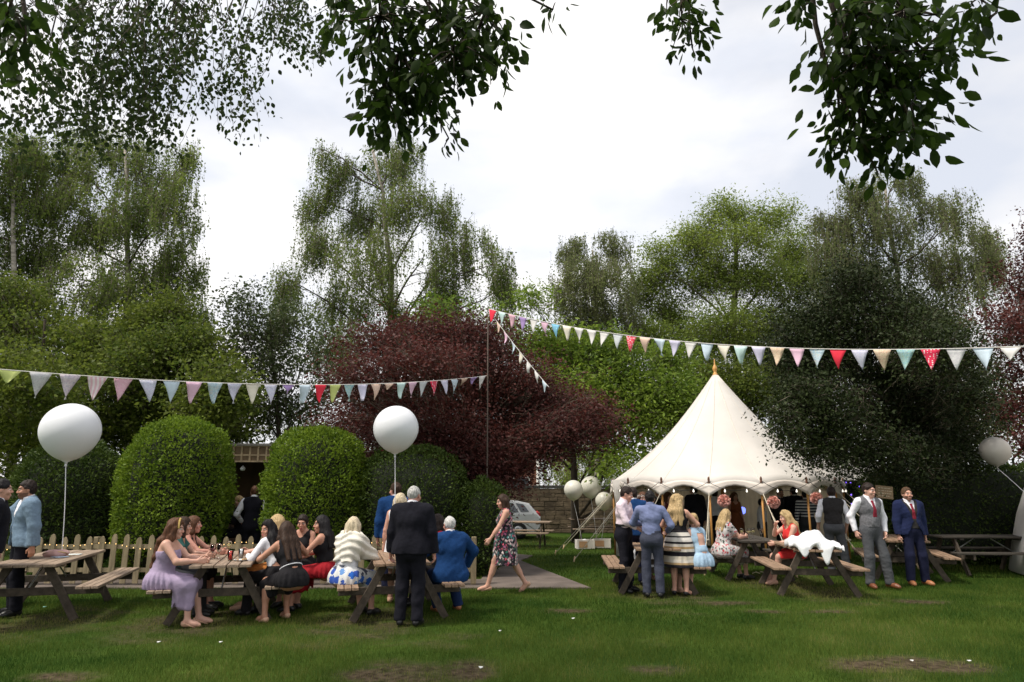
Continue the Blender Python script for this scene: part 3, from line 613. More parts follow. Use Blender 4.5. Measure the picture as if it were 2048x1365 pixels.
# ================================================================ tent
CANVAS = mat('tent_canvas', (.77, .735, .69), .85, .06, 1.2, .45, 3.5, transl=.22)
CANVAS_IN = mat('tent_lining', (.70, .57, .40), .9, .12, 2.0, .2, 12, transl=.45)
WOOD_POLE = mat('varnished_pole', (.50, .25, .07), .45, .25, 4, .1, 30, stretch=(3, 3, .4))
ROPE = mat('guy_rope', (.62, .56, .44), .9, .15, 30)
TC = np.array([P(1440, 900, 19.0)[0], 19.0, 0.]); TRAD, EAVE, PEAK = 3.02, 1.82, 4.86
def hang_curve(a, b, sag, n=12): return [np.array(a) + (np.array(b) - np.array(a)) * t - np.array([0, 0, sag * 4 * t * (1 - t)]) for t in np.linspace(0, 1, n)]
def make_tent():
    t = thing('pole_tent', 'round cream canvas tent with a pointed top and scalloped edge', 'tent', TC)
    N = 16; A = [2 * math.pi * (k + .5) / N - math.pi / 2 - math.pi / N for k in range(N)]
    M = 6; S = 14
    V = []; Qs = []
    # roof: each of the 16 gores sags a little between the pole lines and along the slope
    for i in range(S + 1):
        u = i / S; r_ = TRAD * u; z = PEAK + (EAVE - PEAK) * u - math.sin(math.pi * u) * .30
        for k in range(N * M):
            kk, f = divmod(k, M); f /= M; a = A[kk] + f * 2 * math.pi / N
            rad = r_ * (1 - .02 * math.sin(math.pi * f) * u) + .05 * (1 - u)
            V.append((rad * math.cos(a), rad * math.sin(a), z + u * u * .10 * math.sin(math.pi * f)))
    C = N * M
    for i in range(S):
        for k in range(C): Qs.append((i * C + k, (i + 1) * C + k, (i + 1) * C + (k + 1) % C, i * C + (k + 1) % C))
    o = link('roof', np_mesh('roof', V, Qs, True), CANVAS, t)
    s_ = o.modifiers.new('thick', 'SOLIDIFY'); s_.thickness = .012; s_.offset = 0
    # valance: scalloped skirt under the eave, lowest at each pole
    V = []; Qs = []
    for j in range(4):
        for k in range(C):
            kk, f = divmod(k, M); f /= M; a = A[kk] + f * 2 * math.pi / N
            rad = (TRAD + .012) * (1 - .02 * math.sin(math.pi * f)) + .03 * j / 3 * (1 - math.sin(math.pi * f))
            zt = EAVE + .10 * math.sin(math.pi * f) + .004; hgt = .27 - .15 * math.sin(math.pi * f)
            V.append((rad * math.cos(a), rad * math.sin(a), zt - hgt * j / 3))
    for j in range(3):
        for k in range(C): Qs.append((j * C + k, (j + 1) * C + k, (j + 1) * C + (k + 1) % C, j * C + (k + 1) % C))
    o = link('valance', np_mesh('valance', V, Qs, True), mat('tent_valance', (.80, .73, .66), .85, .05, 2, .1, 40), t)
    s_ = o.modifiers.new('thick', 'SOLIDIFY'); s_.thickness = .008; s_.offset = 0
    # seam cords down every second gore
    for k in range(0, N, 1):
        a = A[k]; mb = MB(); pts = []
        for i in range(15):
            u = i / 14; rad = TRAD * u + .05 * (1 - u) + .008; pts.append((rad * math.cos(a), rad * math.sin(a), PEAK + (EAVE - PEAK) * u - math.sin(math.pi * u) * .30 + .008))
        mb.tube(pts, .004 if k % 5 else .009, 5); mb.build('seam_cord', mat('seam_cord', (.72, .66, .58), .9, .1, 9), t, True)
    mb = MB(); mb.lathe([(.055, PEAK - .06), (.075, PEAK), (.05, PEAK + .05), (.035, PEAK + .08), (.065, PEAK + .14), (.07, PEAK + .18), (.045, PEAK + .25), (.018, PEAK + .30), (.012, PEAK + .42), (.002, PEAK + .46)], n=14)
    mb.build('peak_finial', mat('finial_wood', (.62, .33, .10), .4, .2, 6), t, True)
    mb = MB(); mb.tube([(0, 0, 0), (0, 0, PEAK)], .05, 10); mb.build('centre_pole', WOOD_POLE, t, True)
    # eave poles with the spike and rope ring above the canvas, guy ropes to pegs
    for k in range(N):
        a = A[k]; ca, sa = math.cos(a), math.sin(a)
        mb = MB(); mb.tube([((TRAD - .05) * ca, (TRAD - .05) * sa, 0), ((TRAD - .05) * ca, (TRAD - .05) * sa, EAVE - .02)], .026, 8); mb.build('eave_pole', WOOD_POLE, t, True)
        mb = MB(); mb.lathe([(.03, EAVE - .01), (.034, EAVE + .05), (.022, EAVE + .07), (.03, EAVE + .12), (.016, EAVE + .17), (.002, EAVE + .18)], ((TRAD - .04) * ca, (TRAD - .04) * sa, 0), 8)
        mb.build('pole_spike', mat('spike_wood', (.12, .05, .025), .5, .2, 6), t, True)
        out = 1.55; mb = MB(); p0 = np.array([(TRAD + .02) * ca, (TRAD + .02) * sa, EAVE - .2]); p1 = np.array([(TRAD + out) * ca, (TRAD + out) * sa, .04])
        mb.tube([p0, p1], .009, 6)
        q0 = p0 + (p1 - p0) * .25; q1 = p0 + (p1 - p0) * .62; mb.tube([q0 + [.02, 0, -.02], q1 + [.045, 0, .0]], .007, 5)
        mb.box(q1 + [.02, 0, 0], (.09, .02, .025)); mb.build('guy_rope', ROPE, t, True)
        mb = MB(); d = np.array([ca, sa, 0]); mb.tube([p1 + d * .03 - [0, 0, .12], p1 - d * .02 + [0, 0, .08]], .018, 6); mb.build('tent_peg', mat('peg_wood', (.55, .40, .24), .8, .2, 8), t, True)
    # side walls: back two thirds are closed with pleated panels
    for k in range(N):
        a0 = A[k]; mid = math.degrees(a0 + math.pi / N) % 360
        if 186 < mid < 352: continue
        V = []; Qs = []; m_ = 24
        for j in range(2):
            for i in range(m_ + 1):
                a = a0 + 2 * math.pi / N * i / m_; rad = TRAD - .10 + .018 * math.sin(i * 2.1) + (0 if j else .02)
                V.append((rad * math.cos(a), rad * math.sin(a), EAVE - .02 if j else .01))
        for i in range(m_): Qs.append((i, i + 1, m_ + 2 + i, m_ + 1 + i))
        link('wall_panel', np_mesh('wall_panel', V, Qs, True), CANVAS_IN, t)
    # a wall rolled aside at the open front's edge
    for ang in (190, 350):
        a = R(ang); mb = MB(); x, y = (TRAD - .12) * math.cos(a), (TRAD - .12) * math.sin(a)
        prof = [(.17, .02), (.15, .5), (.13, .95), (.10, 1.1), (.15, 1.4), (.22, 1.95)]
        mb.lathe(prof, (x, y, 0), 18); mb.build('tied_curtain', CANVAS, t, True)
    # festoon lamps along the eave, front half
    mb = MB(); lamps = []
    for k in range(N):
        b = A[(k + 1) % N]; a = A[k]
        pts = hang_curve(((TRAD + .06) * math.cos(a), (TRAD + .06) * math.sin(a), EAVE + .06), ((TRAD + .06) * math.cos(b), (TRAD + .06) * math.sin(b), EAVE + .06), .2, 11)
        mb.tube(pts, .006, 5)
        if 175 < math.degrees(a) % 360 < 365: lamps += [pts[3], pts[7]]
    mb.build('festoon_cable', mat('cable', (.03, .03, .03), .6, .1, 5), t, True)
    for p in lamps:
        mb = MB(); mb.lathe([(.008, .0), (.010, -.02), (.020, -.04), (.022, -.055), (.015, -.07), (.002, -.076)], p, 10)
        mb.build('festoon_bulb', mat('bulb_glow', (1.0, .93, .82), .3, 0, 1, emit=1.0), t, True)
make_tent()
# pink paper balls tied to the three front ropes
PAPER = mat('pink_tissue', (.75, .40, .33), .9, .2, 20, .4, 60)
for i, (px, py, Y) in enumerate([(1448, 1002, 15.3), (1547, 1005, 15.4), (1633, 997, 15.7)]):
    c = P(px, py, Y); r_ = np.random.default_rng(i); t = tag(MB().build('paper_ball', PAPER), ['pink tissue paper ball tied to the rope above the floral dressed woman', 'pink tissue paper ball tied to the rope above the woman in red', 'pink tissue paper ball tied near the man in a dark waistcoat'][i], 'decoration', 'pink paper balls on the tent ropes')
    u = unit(r_.normal(size=(260, 3))); p = u * .085; V = leaves(p, unit(u + r_.normal(size=(260, 3)) * .7), .05, .06, r_)
    ic = MB(); ic.lathe([(.001, -.1)] + [(.1 * math.sin(x), -.1 * math.cos(x)) for x in np.linspace(.3, 2.84, 8)] + [(.001, .1)], n=12)
    me = np_mesh('paper_ball', np.concatenate([V, V * 1.12 @ np.array(Matrix.Rotation(1, 3, 'Y'))]), quads(520)); me.materials.append(PAPER); t.data = me; t.location = tuple(c)
# second canvas tent, only its wall corner shows
def side_tent():
    c = G(2320, 1158); t = thing('canvas_tent', 'corner of another cream canvas tent at the frame edge', 'tent', (c[0], c[1], 0))
    r0 = c[0] - G(2024, 1158)[0] - .49; N = 40
    V = []; Q = []
    for j, (rr, z) in enumerate([(r0, .03), (r0 - .13, .6), (r0 - .29, 1.2), (r0 - .52, 1.8), (r0 - .60, 1.95), (.1, 4.2)]):
        for k in range(N):
            a = 2 * math.pi * k / N; w_ = (.02 * math.sin(k * 2.4)) if j < 4 else 0; V.append(((rr + w_) * math.cos(a), (rr + w_) * math.sin(a), z))
    wl = [(j * N + k, j * N + (k + 1) % N, (j + 1) * N + (k + 1) % N, (j + 1) * N + k) for j in range(3) for k in range(N)]
    rf = [(j * N + k, j * N + (k + 1) % N, (j + 1) * N + (k + 1) % N, (j + 1) * N + k) for j in range(3, 5) for k in range(N)]
    for nm, q in (('wall_panel', wl), ('roof', rf)):
        o = link(nm, np_mesh(nm, V, q, True), CANVAS, t); s_ = o.modifiers.new('thick', 'SOLIDIFY'); s_.thickness = .01
    mb = MB(); mb.tube([(-r0 - .06, -.1, .05), (-r0 + .16, -.1, .03)], .02, 6); mb.build('tent_peg', MATS['peg_wood'], t, True)
side_tent()

# ================================================================ picnic tables
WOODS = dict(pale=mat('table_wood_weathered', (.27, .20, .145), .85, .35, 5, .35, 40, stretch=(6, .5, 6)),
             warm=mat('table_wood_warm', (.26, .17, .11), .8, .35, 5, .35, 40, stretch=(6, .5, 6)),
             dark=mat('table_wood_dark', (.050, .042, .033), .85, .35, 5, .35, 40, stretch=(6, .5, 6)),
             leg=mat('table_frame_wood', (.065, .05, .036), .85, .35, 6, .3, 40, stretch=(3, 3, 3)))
GALV = mat('galvanised_rod', (.45, .45, .45), .4, .1, 5, metal=.8)
TABLES = {}
def picnic_table(key, label, ctr, rz, L=2.2, wood='pale', W=.76, off=.72):
    t = thing('picnic_table', label, 'picnic table', (ctr[0], ctr[1], 0), rz, 'wooden picnic tables on the lawn')
    rg = random.Random(key)
    n = 5; pw = W / n; mb = MB()
    for i in range(n): mb.box((-W / 2 + pw * (i + .5), rg.uniform(-.008, .008), .735 + rg.uniform(-.002, .002)), (pw - .014, L, .038), None, .005)
    for y in (-L * .30, L * .30): mb.box((0, y, .697), (W - .06, .08, .036))
    mb.build('tabletop', WOODS[wood], t)
    for s in (-1, 1):
        mb = MB()
        for i in range(3): mb.box((s * off + (i - 1) * .094, rg.uniform(-.01, .01), .445), (.084, L, .038), None, .005)
        mb.build('bench_seat', WOODS[wood], t)
    for y in (-L * .36, L * .36):
        for s in (-1, 1):
            mb = MB(); mb.beam((s * .62, y, .0), (s * .23, y, .70), .045, .10, 0, .004); mb.build('leg', WOODS['leg'], t)
        mb = MB(); mb.box((0, y + (.047 if y < 0 else -.047), .375), (off * 2 + .24, .045, .10), None, .004); mb.build('crossbeam', WOODS['leg'], t)
        mb = MB(); mb.tube([(0, y + (.07 if y < 0 else -.07), .40), (0, y * .25, .69)], .012, 6); mb.build('brace', GALV, t)
    TABLES[key] = (np.array([ctr[0], ctr[1]]), rz)
    return t
def tl(key, x, y, z=0.0):
    c, rz = TABLES[key]; return np.array([c[0] + x * math.cos(rz) - y * math.sin(rz), c[1] + x * math.sin(rz) + y * math.cos(rz), z])
def table_from_corner(key, label, corner, side, rz, L, wood, W=.76, off=.72):
    """corner: the near corner of the top as seen, on side (-1 left, +1 right)"""
    c = corner[:2] - np.array([side * W / 2 * math.cos(rz), side * W / 2 * math.sin(rz)]) + L / 2 * np.array([-math.sin(rz), math.cos(rz)])
    return picnic_table(key, label, c, rz, L, wood, W, off)
table_from_corner('T1', 'empty weathered picnic table with a pale balloon tied to it', G(113, 1134, .72), 1, R(16), 2.3, 'pale', .84, .80)
table_from_corner('T2', 'picnic table crowded with women and drinks in front of the picket fence', G(376, 1138, .72), -1, R(16), 2.15, 'pale', .76, .70)
table_from_corner('T3', 'picnic table half hidden behind the standing man in a black suit', G(748, 1137, .70), -1, R(14), 2.1, 'warm', .76, .70)
picnic_table('T4', 'picnic table behind the man in a blue shirt, seat ends showing', P(1302, 1090, 12.75)[:2], R(-4), 2.0, 'warm', .74, .70)
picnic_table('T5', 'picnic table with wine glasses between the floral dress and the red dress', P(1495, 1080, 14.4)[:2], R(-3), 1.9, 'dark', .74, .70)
picnic_table('T6', 'picnic table with a white jacket thrown over its top', P(1640, 1093, 11.5)[:2] + np.array([.14, 1.0]), R(-8), 2.0, 'warm', .68, .60)
picnic_table('T7', 'picnic table between the grey waistcoat and the navy suit', P(1800, 1080, 14.4)[:2], R(-20), 2.0, 'warm', .72, .68)
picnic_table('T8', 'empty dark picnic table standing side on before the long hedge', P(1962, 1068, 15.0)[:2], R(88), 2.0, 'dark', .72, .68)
picnic_table('T9', 'dark picnic table with a pale sunlit top in front of the white car', P(1040, 1030, 21.5)[:2], R(80), 1.9, 'pale', .74, .68)
picnic_table('T10', 'picnic table against the stone wall behind the balloon crates', P(1200, 1030, 23.5)[:2], R(92), 2.0, 'pale', .74, .68)

# ================================================================ picket fence with fairy lights
PICK = mat('picket_wood', (.25, .20, .12), .9, .3, 4, .35, 40, stretch=(5, 5, .6))
def picket_fence():
    a = G(-120, 1158); b = G(952, 1158); a[1] = b[1] = 13.05; ln = b[0] - a[0]
    t = thing('picket_fence', 'pale wooden picket fence running along the path before the dome shrubs', 'fence', (a[0], a[1], 0))
    n = int(ln / .225); rg = random.Random(4)
    for i in range(n + 1):
        x = ln * i / n; h = .84 + rg.uniform(-.03, .035); w_ = .1
        mb = MB(); mb.prism([(-w_ / 2, 0), (w_ / 2, 0), (w_ / 2, h - .07), (w_ * .3, h - .02), (0, h), (-w_ * .3, h - .02), (-w_ / 2, h - .07)], -.011, .011, lambda X, Y_, Z: (x + X + rg.uniform(-.002, .002), Z, Y_ + .04))
        mb.build('picket', PICK, t)
    for z in (.27, .68):
        mb = MB(); mb.box((ln / 2, .032, z), (ln, .04, .075)); mb.build('rail', PICK, t)
    for i in range(0, 7):
        mb = MB(); mb.box((ln * i / 6, .1, .42), (.09, .09, .86), None, .008); mb.build('fence_post', PICK, t)
    s = thing('fairy_lights', 'string of warm fairy lights draped along the picket fence', 'fairy lights', (a[0], a[1] - .05, 0))
    cab = MB(); pts = []
    for x in np.linspace(0, ln - .05, 260): pts.append((x, -.012 + .008 * math.sin(x * 9), .70 + .035 * math.sin(x * 2.3) + .03 * math.sin(x * 5.1 + 1)))
    cab.tube(pts, .003, 4); cab.build('cable', mat('cable_green', (.03, .045, .02), .6, .1, 5), s)
    gl = mat('fairy_glow', (1.0, .62, .22), .4, 0, 1, emit=1.5)
    for i in range(96):
        p = pts[int((i + .5) * 259 / 96)]; mb = MB(); mb.lathe([(.001, -.011), (.007, -.005), (.008, .003), (.001, .011)], (p[0], p[1] - .008, p[2]), 6); mb.build('bulb', gl, s, True)
picket_fence()

# ================================================================ bunting
CLOTH = {}
def cloth(c): 
    k = 'cloth_%d_%d_%d' % tuple(int(v * 100) for v in c); return mat(k, c, .9, .06, 12, .05, 80)
def fl(base, spots, k=60): return patmat('print_%d_%d_%d_%d' % (*[int(v * 100) for v in base], int(spots[0][0] * 100)), base, spots, k, .42)
W_, GY, PB, LV, PK, PE, RD, MT, CR, BL, PU, YG = (.72, .70, .68), (.55, .58, .60), (.52, .62, .70), (.56, .54, .68), (.70, .46, .58), (.72, .52, .42), (.72, .03, .06), (.52, .68, .66), (.74, .69, .58), (.22, .50, .68), (.38, .26, .52), (.58, .64, .22)
fG = lambda: fl((.60, .60, .60), [(.30, .34, .36), (.42, .38, .46), (.5, .46, .5)])
fP = lambda: fl((.70, .62, .66), [(.45, .34, .48), (.58, .44, .52), (.4, .4, .5)], 45)
fL = lambda: fl((.60, .60, .70), [(.34, .34, .56), (.5, .42, .6), (.42, .5, .62)])
fB = lambda: fl((.46, .60, .66), [(.30, .24, .40), (.66, .5, .3), (.2, .4, .5)])
fE = lambda: fl((.72, .56, .42), [(.34, .22, .16), (.6, .3, .2), (.5, .5, .3)])
fT = lambda: fl((.34, .54, .56), [(.12, .24, .42), (.5, .46, .22), (.14, .36, .3)])
rdot = lambda: patmat('print_red_dots', (.62, .03, .08), [(.8, .74, .74), (.8, .74, .74)], 34, .30, kind='dots')
rfl = lambda: patmat('print_red_floral', (.66, .04, .08), [(.8, .7, .7), (.75, .5, .55), (.8, .75, .7)], 32, .36)
pst = lambda: patmat('print_pink_stripe', (1, 1, 1), [(0, (.70, .45, .50)), (.5, (.74, .66, .66))], 34, kind='stripe_x')
pck = lambda: fl((.66, .38, .46), [(.72, .5, .55), (.6, .3, .4), (.75, .6, .62)], 70)
def bunting(label, A, B, sag, flags, w_=.235, h_=.295, gap0=.06, seed=0):
    rg = random.Random(seed); A, B = np.array(A), np.array(B)
    t = thing('bunting', label, 'bunting', tuple((A + B) / 2), 0, 'bunting strings'); mid = (A + B) / 2
    pos = lambda u: A + (B - A) * u - np.array([0, 0, sag * 4 * u * (1 - u)]) - mid
    mb = MB(); mb.tube([pos(u) for u in np.linspace(0, 1, 60)], .006, 6); mb.build('tape', mat('bunting_tape', (.75, .72, .68), .9, .05, 9), t, True)
    n = len(flags); ln = np.linalg.norm(B - A)
    for i, m in enumerate(flags):
        short = 1.0
        if isinstance(m, tuple) and len(m) == 2: m, short = m
        m = m() if callable(m) else cloth(m)
        u = (i + .5) / n; d = unit(pos(min(1, u + .01)) - pos(max(0, u - .01))); p = pos(u)
        nrm = unit(np.cross(d, [0, 0, 1])); tip = rg.gauss(0, .03); tw = rg.gauss(0, .05); ww = min(w_, ln / n * .86); V = []; Q = []
        lean = rg.gauss(-.012, .022)
        for j in range(7):
            v = j / 6
            for k in range(5):
                s = (k / 4 - .5) * (1 - v) * ww
                bl = nrm * (tip * v * v + tw * v * (k / 4 - .5) + .012 * math.sin(v * 5 + i) )
                q = p + d * (s + lean * v) + np.array([0, 0, -.004 - h_ * v * short]) + bl
                V.append(q)
        for j in range(6):
            for k in range(4): Q.append((j * 5 + k, j * 5 + k + 1, (j + 1) * 5 + k + 1, (j + 1) * 5 + k))
        o = link('flag', np_mesh('flag', V, Q, True), m, t)
        s_ = o.modifiers.new('thick', 'SOLIDIFY'); s_.thickness = .002
PY = 14.9
poleTop = P(976, 616, PY); poleMid = P(976, 752, PY)
poleTop[0] -= .0; 
bunting('lower bunting string reaching from the frame edge to the middle of the pole', P(-14, 738, 7.5), poleMid + [-.03, 0, 0], .19,
        [(YG, .5), fG, fP, pst, pck, fL, PB, PK, fB, fL, CR, fL, (PU, .45), PB, RD, YG, fT, LV, PE, (PE, .4), MT, PK, GY, rdot, LV, PB, (PE, .5), (PU, .5), W_], seed=1)
bunting('upper bunting string sweeping from the pole top over the tent', poleTop + [.0, 0, -.02], P(2110, 690, 8.3), .37,
        [RD, MT, pck, PU, W_, PK, BL, CR, W_, W_, W_, GY, rfl, PE, PB, LV, W_, PB, CR, MT, LV, fE, PK, fB, RD, fL, fE, fT, rdot, fG, PB, (W_, .6), W_], seed=2)
bunting('bunting string dropping from the pole top behind the copper maple', poleTop + [.01, .02, -.04], P(1098, 775, 13.9), .04,
        [PB, (PE, .9), PK, PB, CR, W_, W_, PB], .17, .24, seed=3)
t = thing('bunting_pole', 'slim tall timber pole holding up the bunting strings', 'pole', (poleTop[0], PY, 0))
mb = MB(); mb.tube([(0, 0, -.05), (.01, 0, 2.5), (0, 0, poleTop[2] + .05)], [.018, .016, .012], 8); mb.build('pole_shaft', mat('pole_timber', (.085, .065, .052), .85, .3, 4, .2, 30), t, True)
mb = MB(); mb.tube([(.0, -.03, poleTop[2] - .02), (.0, .03, poleTop[2] - .02)], .008, 6); mb.build('hook', GALV, t)

# ================================================================ balloons
LATEX = mat('white_latex', (.72, .73, .76), .38, .02, 2, spec=.45, sheen=.0)
LATEX2 = mat('ivory_latex', (.70, .68, .60), .38, .02, 2, spec=.45)
RIB = mat('white_ribbon', (.75, .74, .76), .7, .03, 9)
def balloon(label, c, r_, tie, m=LATEX, group='white balloons', thick=.006):
    c = np.array(c, float); t = thing('balloon', label, 'balloon', c, 0, group)
    mb = MB(); prof = []
    for a in np.linspace(0, math.pi * .93, 26):
        z = math.cos(a); rr = math.sin(a)
        if z < 0: z *= 1 + .10 * (abs(z) ** 2); rr *= 1 - .06 * abs(z) ** 2
        prof.append((max(rr * r_, .0005), z * r_))
    prof = prof[::-1]; zb = prof[0][1]
    prof = [(r_ * .035, zb - r_ * .16), (r_ * .05, zb - r_ * .08)] + prof
    mb.lathe(prof, n=36); mb.build('skin', m, t, True)
    mb = MB(); mb.lathe([(.002, zb - r_ * .23), (r_ * .06, zb - r_ * .215), (r_ * .03, zb - r_ * .18), (r_ * .045, zb - r_ * .15), (.002, zb - r_ * .14)], n=12); mb.build('knot', m, t, True)
    p0 = np.array([0, 0, zb - r_ * .2]); p1 = np.array(tie, float) - c
    mb = MB(); mb.tube([p0 + (p1 - p0) * u + [math.sin(u * 3.1) * .015, 0, 0] for u in np.linspace(0, 1, 9)], thick, 6); mb.build('string', RIB, t, True)
    return t
def bal_at(px, py, Y): return P(px, py, Y)
T1t = G(123, 1112, .755); balloon('big white balloon floating above the empty picnic table', P(141, 862, T1t[1]), 54 * T1t[1] / F, T1t)
T3t = tl('T3', -.05, .1, .755); balloon('big white balloon rising behind the man in the black suit', P(792, 857, T3t[1] + .1), 45 * T3t[1] / F, T3t)
CR1 = G(1170, 1098); CR2 = G(1204, 1096)
balloon('smallest white balloon of the cluster by the tent, tied to a crate', P(1147, 980, CR1[1]), 18.5 * CR1[1] / F, (CR1[0] - .1, CR1[1], .27), LATEX2)
balloon('largest white balloon of the cluster by the tent, tied to a crate', P(1182, 974, CR1[1] + .5), 21 * CR1[1] / F, (CR2[0] - .15, CR2[1] + .1, .27), LATEX2)
balloon('white balloon low against the tent curtain, beside the man in a pink shirt', P(1208, 1002, CR1[1] + .2), 17 * CR1[1] / F, (CR2[0] + .0, CR2[1], .27), LATEX2)
balloon('greyish balloon half tucked under dark leaves above the long hedge', P(1990, 902, 15.2), 27 * 15.2 / F, P(2075, 1010, 13.5), mat('grey_latex', (.42, .39, .35), .4, .02, 2))
for i, (c, lb) in enumerate([(CR1, 'white painted crate with a brown front holding balloon strings'), (CR2, 'white crate standing next to the tent curtain')]):
    t = thing('crate', lb, 'crate', c, R(8 - 14 * i), 'white crates by the tent')
    cw = mat('crate_paint', (.70, .66, .62), .8, .1, 4, .1, 30); mb = MB()
    for s in (-1, 1):
        mb.box((s * .255, 0, .135), (.016, .32, .25)); mb.box((0, s * .16, .135), (.494, .016, .25))
    mb.box((0, 0, .02), (.49, .30, .016)); mb.build('box_panel', cw, t)
    mb = MB(); mb.box((-.09, -.172, .135), (.24 if i == 0 else .3, .006, .17)); mb.build('card_label', mat('kraft_card', (.50, .30, .17), .9, .12, 8), t)
    mb = MB()
    for x in (-.24, .24): mb.box((x, -.176, .135), (.03, .012, .26))
    mb.build('corner_batten', cw, t)
    mb = MB(); mb.lathe([(.05, .03), (.09, .2), (.07, .26), (.002, .28)], (0, 0, 0), 12); mb.build('balloon_weight', mat('weight_foil', (.6, .6, .62), .4, .1, 4), t, True)

# ================================================================ wall, sheds, car and far buildings
STONE = mat('stone_wall', (.155, .115, .075), .95, .5, 2.6, .8, 12, stretch=(1, 1, 2.2))
def back_wall():
    x0, x1, y = P(940, 1000, 28.4)[0], P(1440, 1000, 28.4)[0], 28.4
    t = thing('stone_wall', 'old brown garden wall with grey coping behind the white car', 'wall', ((x0 + x1) / 2, y, 0))
    mb = MB(); rg = random.Random(3); z = 0
    while z < 1.55:
        h = rg.uniform(.14, .2); x = -(x1 - x0) / 2 - rg.uniform(0, .3)
        while x < (x1 - x0) / 2:
            w_ = rg.uniform(.28, .55); mb.box((x + w_ / 2, rg.uniform(-.015, .015), z + h / 2), (w_ - .015, .3, h - .012), None, .012); x += w_
        z += h
    mb.build('masonry', STONE, t)
    mb = MB(); mb.box((0, .01, z / 2), (x1 - x0, .22, z - .02)); mb.build('mortar_core', mat('mortar', (.14, .12, .09), .95, .2, 5), t)
    mb = MB(); n = 12; L = (x1 - x0) / n
    for i in range(n): mb.box((-(x1 - x0) / 2 + L * (i + .5), 0, z + .06), (L - .01, .38, .12), None, .02)
    mb.build('coping', mat('coping_stone', (.09, .09, .08), .9, .3, 5, .4, 30), t)
back_wall()
BRICK = patmat('brick', (.24, .10, .06), [(0, (.26, .105, .065)), (.86, (.30, .27, .23))], 13, kind='stripe_z')
def far_house():
    c = P(1058, 940, 34); t = thing('brick_house', 'sliver of a red brick house with white trim beyond the stone wall', 'house', (c[0] - 1.2, 34.5, 0))
    mb = MB(); mb.box((0, 2, 1.7), (3.4, 4, 3.4)); mb.build('wall', BRICK, t)
    mb = MB(); mb.prism([(-2.0, 3.41), (2.0, 3.41), (0, 5.0)], -.2, 4.2, lambda x, y, z: (x, z, y)); mb.build('roof', mat('roof_tile', (.10, .06, .05), .9, .3, 5, .4, 20), t)
    f = MB(); f.box((.75, -.02, 1.65), (1.0, .08, 1.3)); f = f.build('window', mat('white_frame', (.75, .75, .74), .5, .05, 4), t)
    mb = MB(); mb.box((.75, -.075, 1.65), (.84, .02, 1.12)); mb.build('pane', mat('dark_pane', (.05, .06, .07), .1, .1, 2, spec=.6), f)
    mb = MB(); mb.tube([(1.66, -.1, .2), (1.66, -.1, 3.3)], .09, 10); mb.build('drainpipe', mat('white_pipe', (.78, .77, .74), .5, .05, 4), t, True)
    mb = MB(); mb.tube([(1.66, -.1, .2), (1.66, -.1, 1.55)], .1, 10); mb.build('green_pipe_base', mat('green_pipe', (.06, .22, .15), .5, .1, 4), t, True)
far_house()
def pergola():
    c = P(500, 910, 18.5); t = thing('timber_shelter', 'timber shelter with a latticed fascia seen between the dome shrubs', 'shelter', (c[0], 18.5, 0))
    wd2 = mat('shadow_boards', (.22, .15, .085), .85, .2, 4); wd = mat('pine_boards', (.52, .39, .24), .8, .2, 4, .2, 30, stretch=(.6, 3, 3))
    mb = MB(); z0 = P(500, 924, 18.5)[2]; z1 = P(500, 893, 18.5)[2]
    mb.box((0, 0, (z0 + z1) / 2), (3.6, .03, z1 - z0))
    mb.build('fascia', wd2, t)
    mb = MB()
    for i in range(17): mb.box((-1.75 + i * .22, -.03, (z0 + z1) / 2), (.045, .03, z1 - z0 + .02))
    for z in (z0 + .01, (z0 + z1) / 2 - .03, z1 + .005): mb.box((0, -.026, z), (3.62, .022, .04))
    mb.build('lattice', wd, t)
    mb = MB(); mb.box((0, 1.4, z1 + .04), (3.8, 3.0, .06)); mb.build('roof', mat('felt_roof', (.3, .28, .25), .9, .2, 5), t)
    for x in (-1.7, 1.7):
        mb = MB(); mb.box((x, .08, z0 / 2), (.12, .12, z0), None, .01); mb.build('post', wd, t)
    mb = MB(); mb.box((0, 2.8, z1 / 2), (6.6, .1, z1)); mb.box((-2.6, .3, z1 / 2), (1.5, .1, z1)); mb.build('back_wall', mat('shelter_back', (.10, .055, .035), .9, .3, 3, .3, 20), t)
    mb = MB(); mb.lathe([(.002, -.09), (.05, -.08), (.07, -.02), (.03, .02), (.012, .05)], (-.28, .3, z0 - .14), 12); mb.build('lamp', mat('white_shade', (.8, .8, .8), .5, .02, 3), t, True)
pergola()
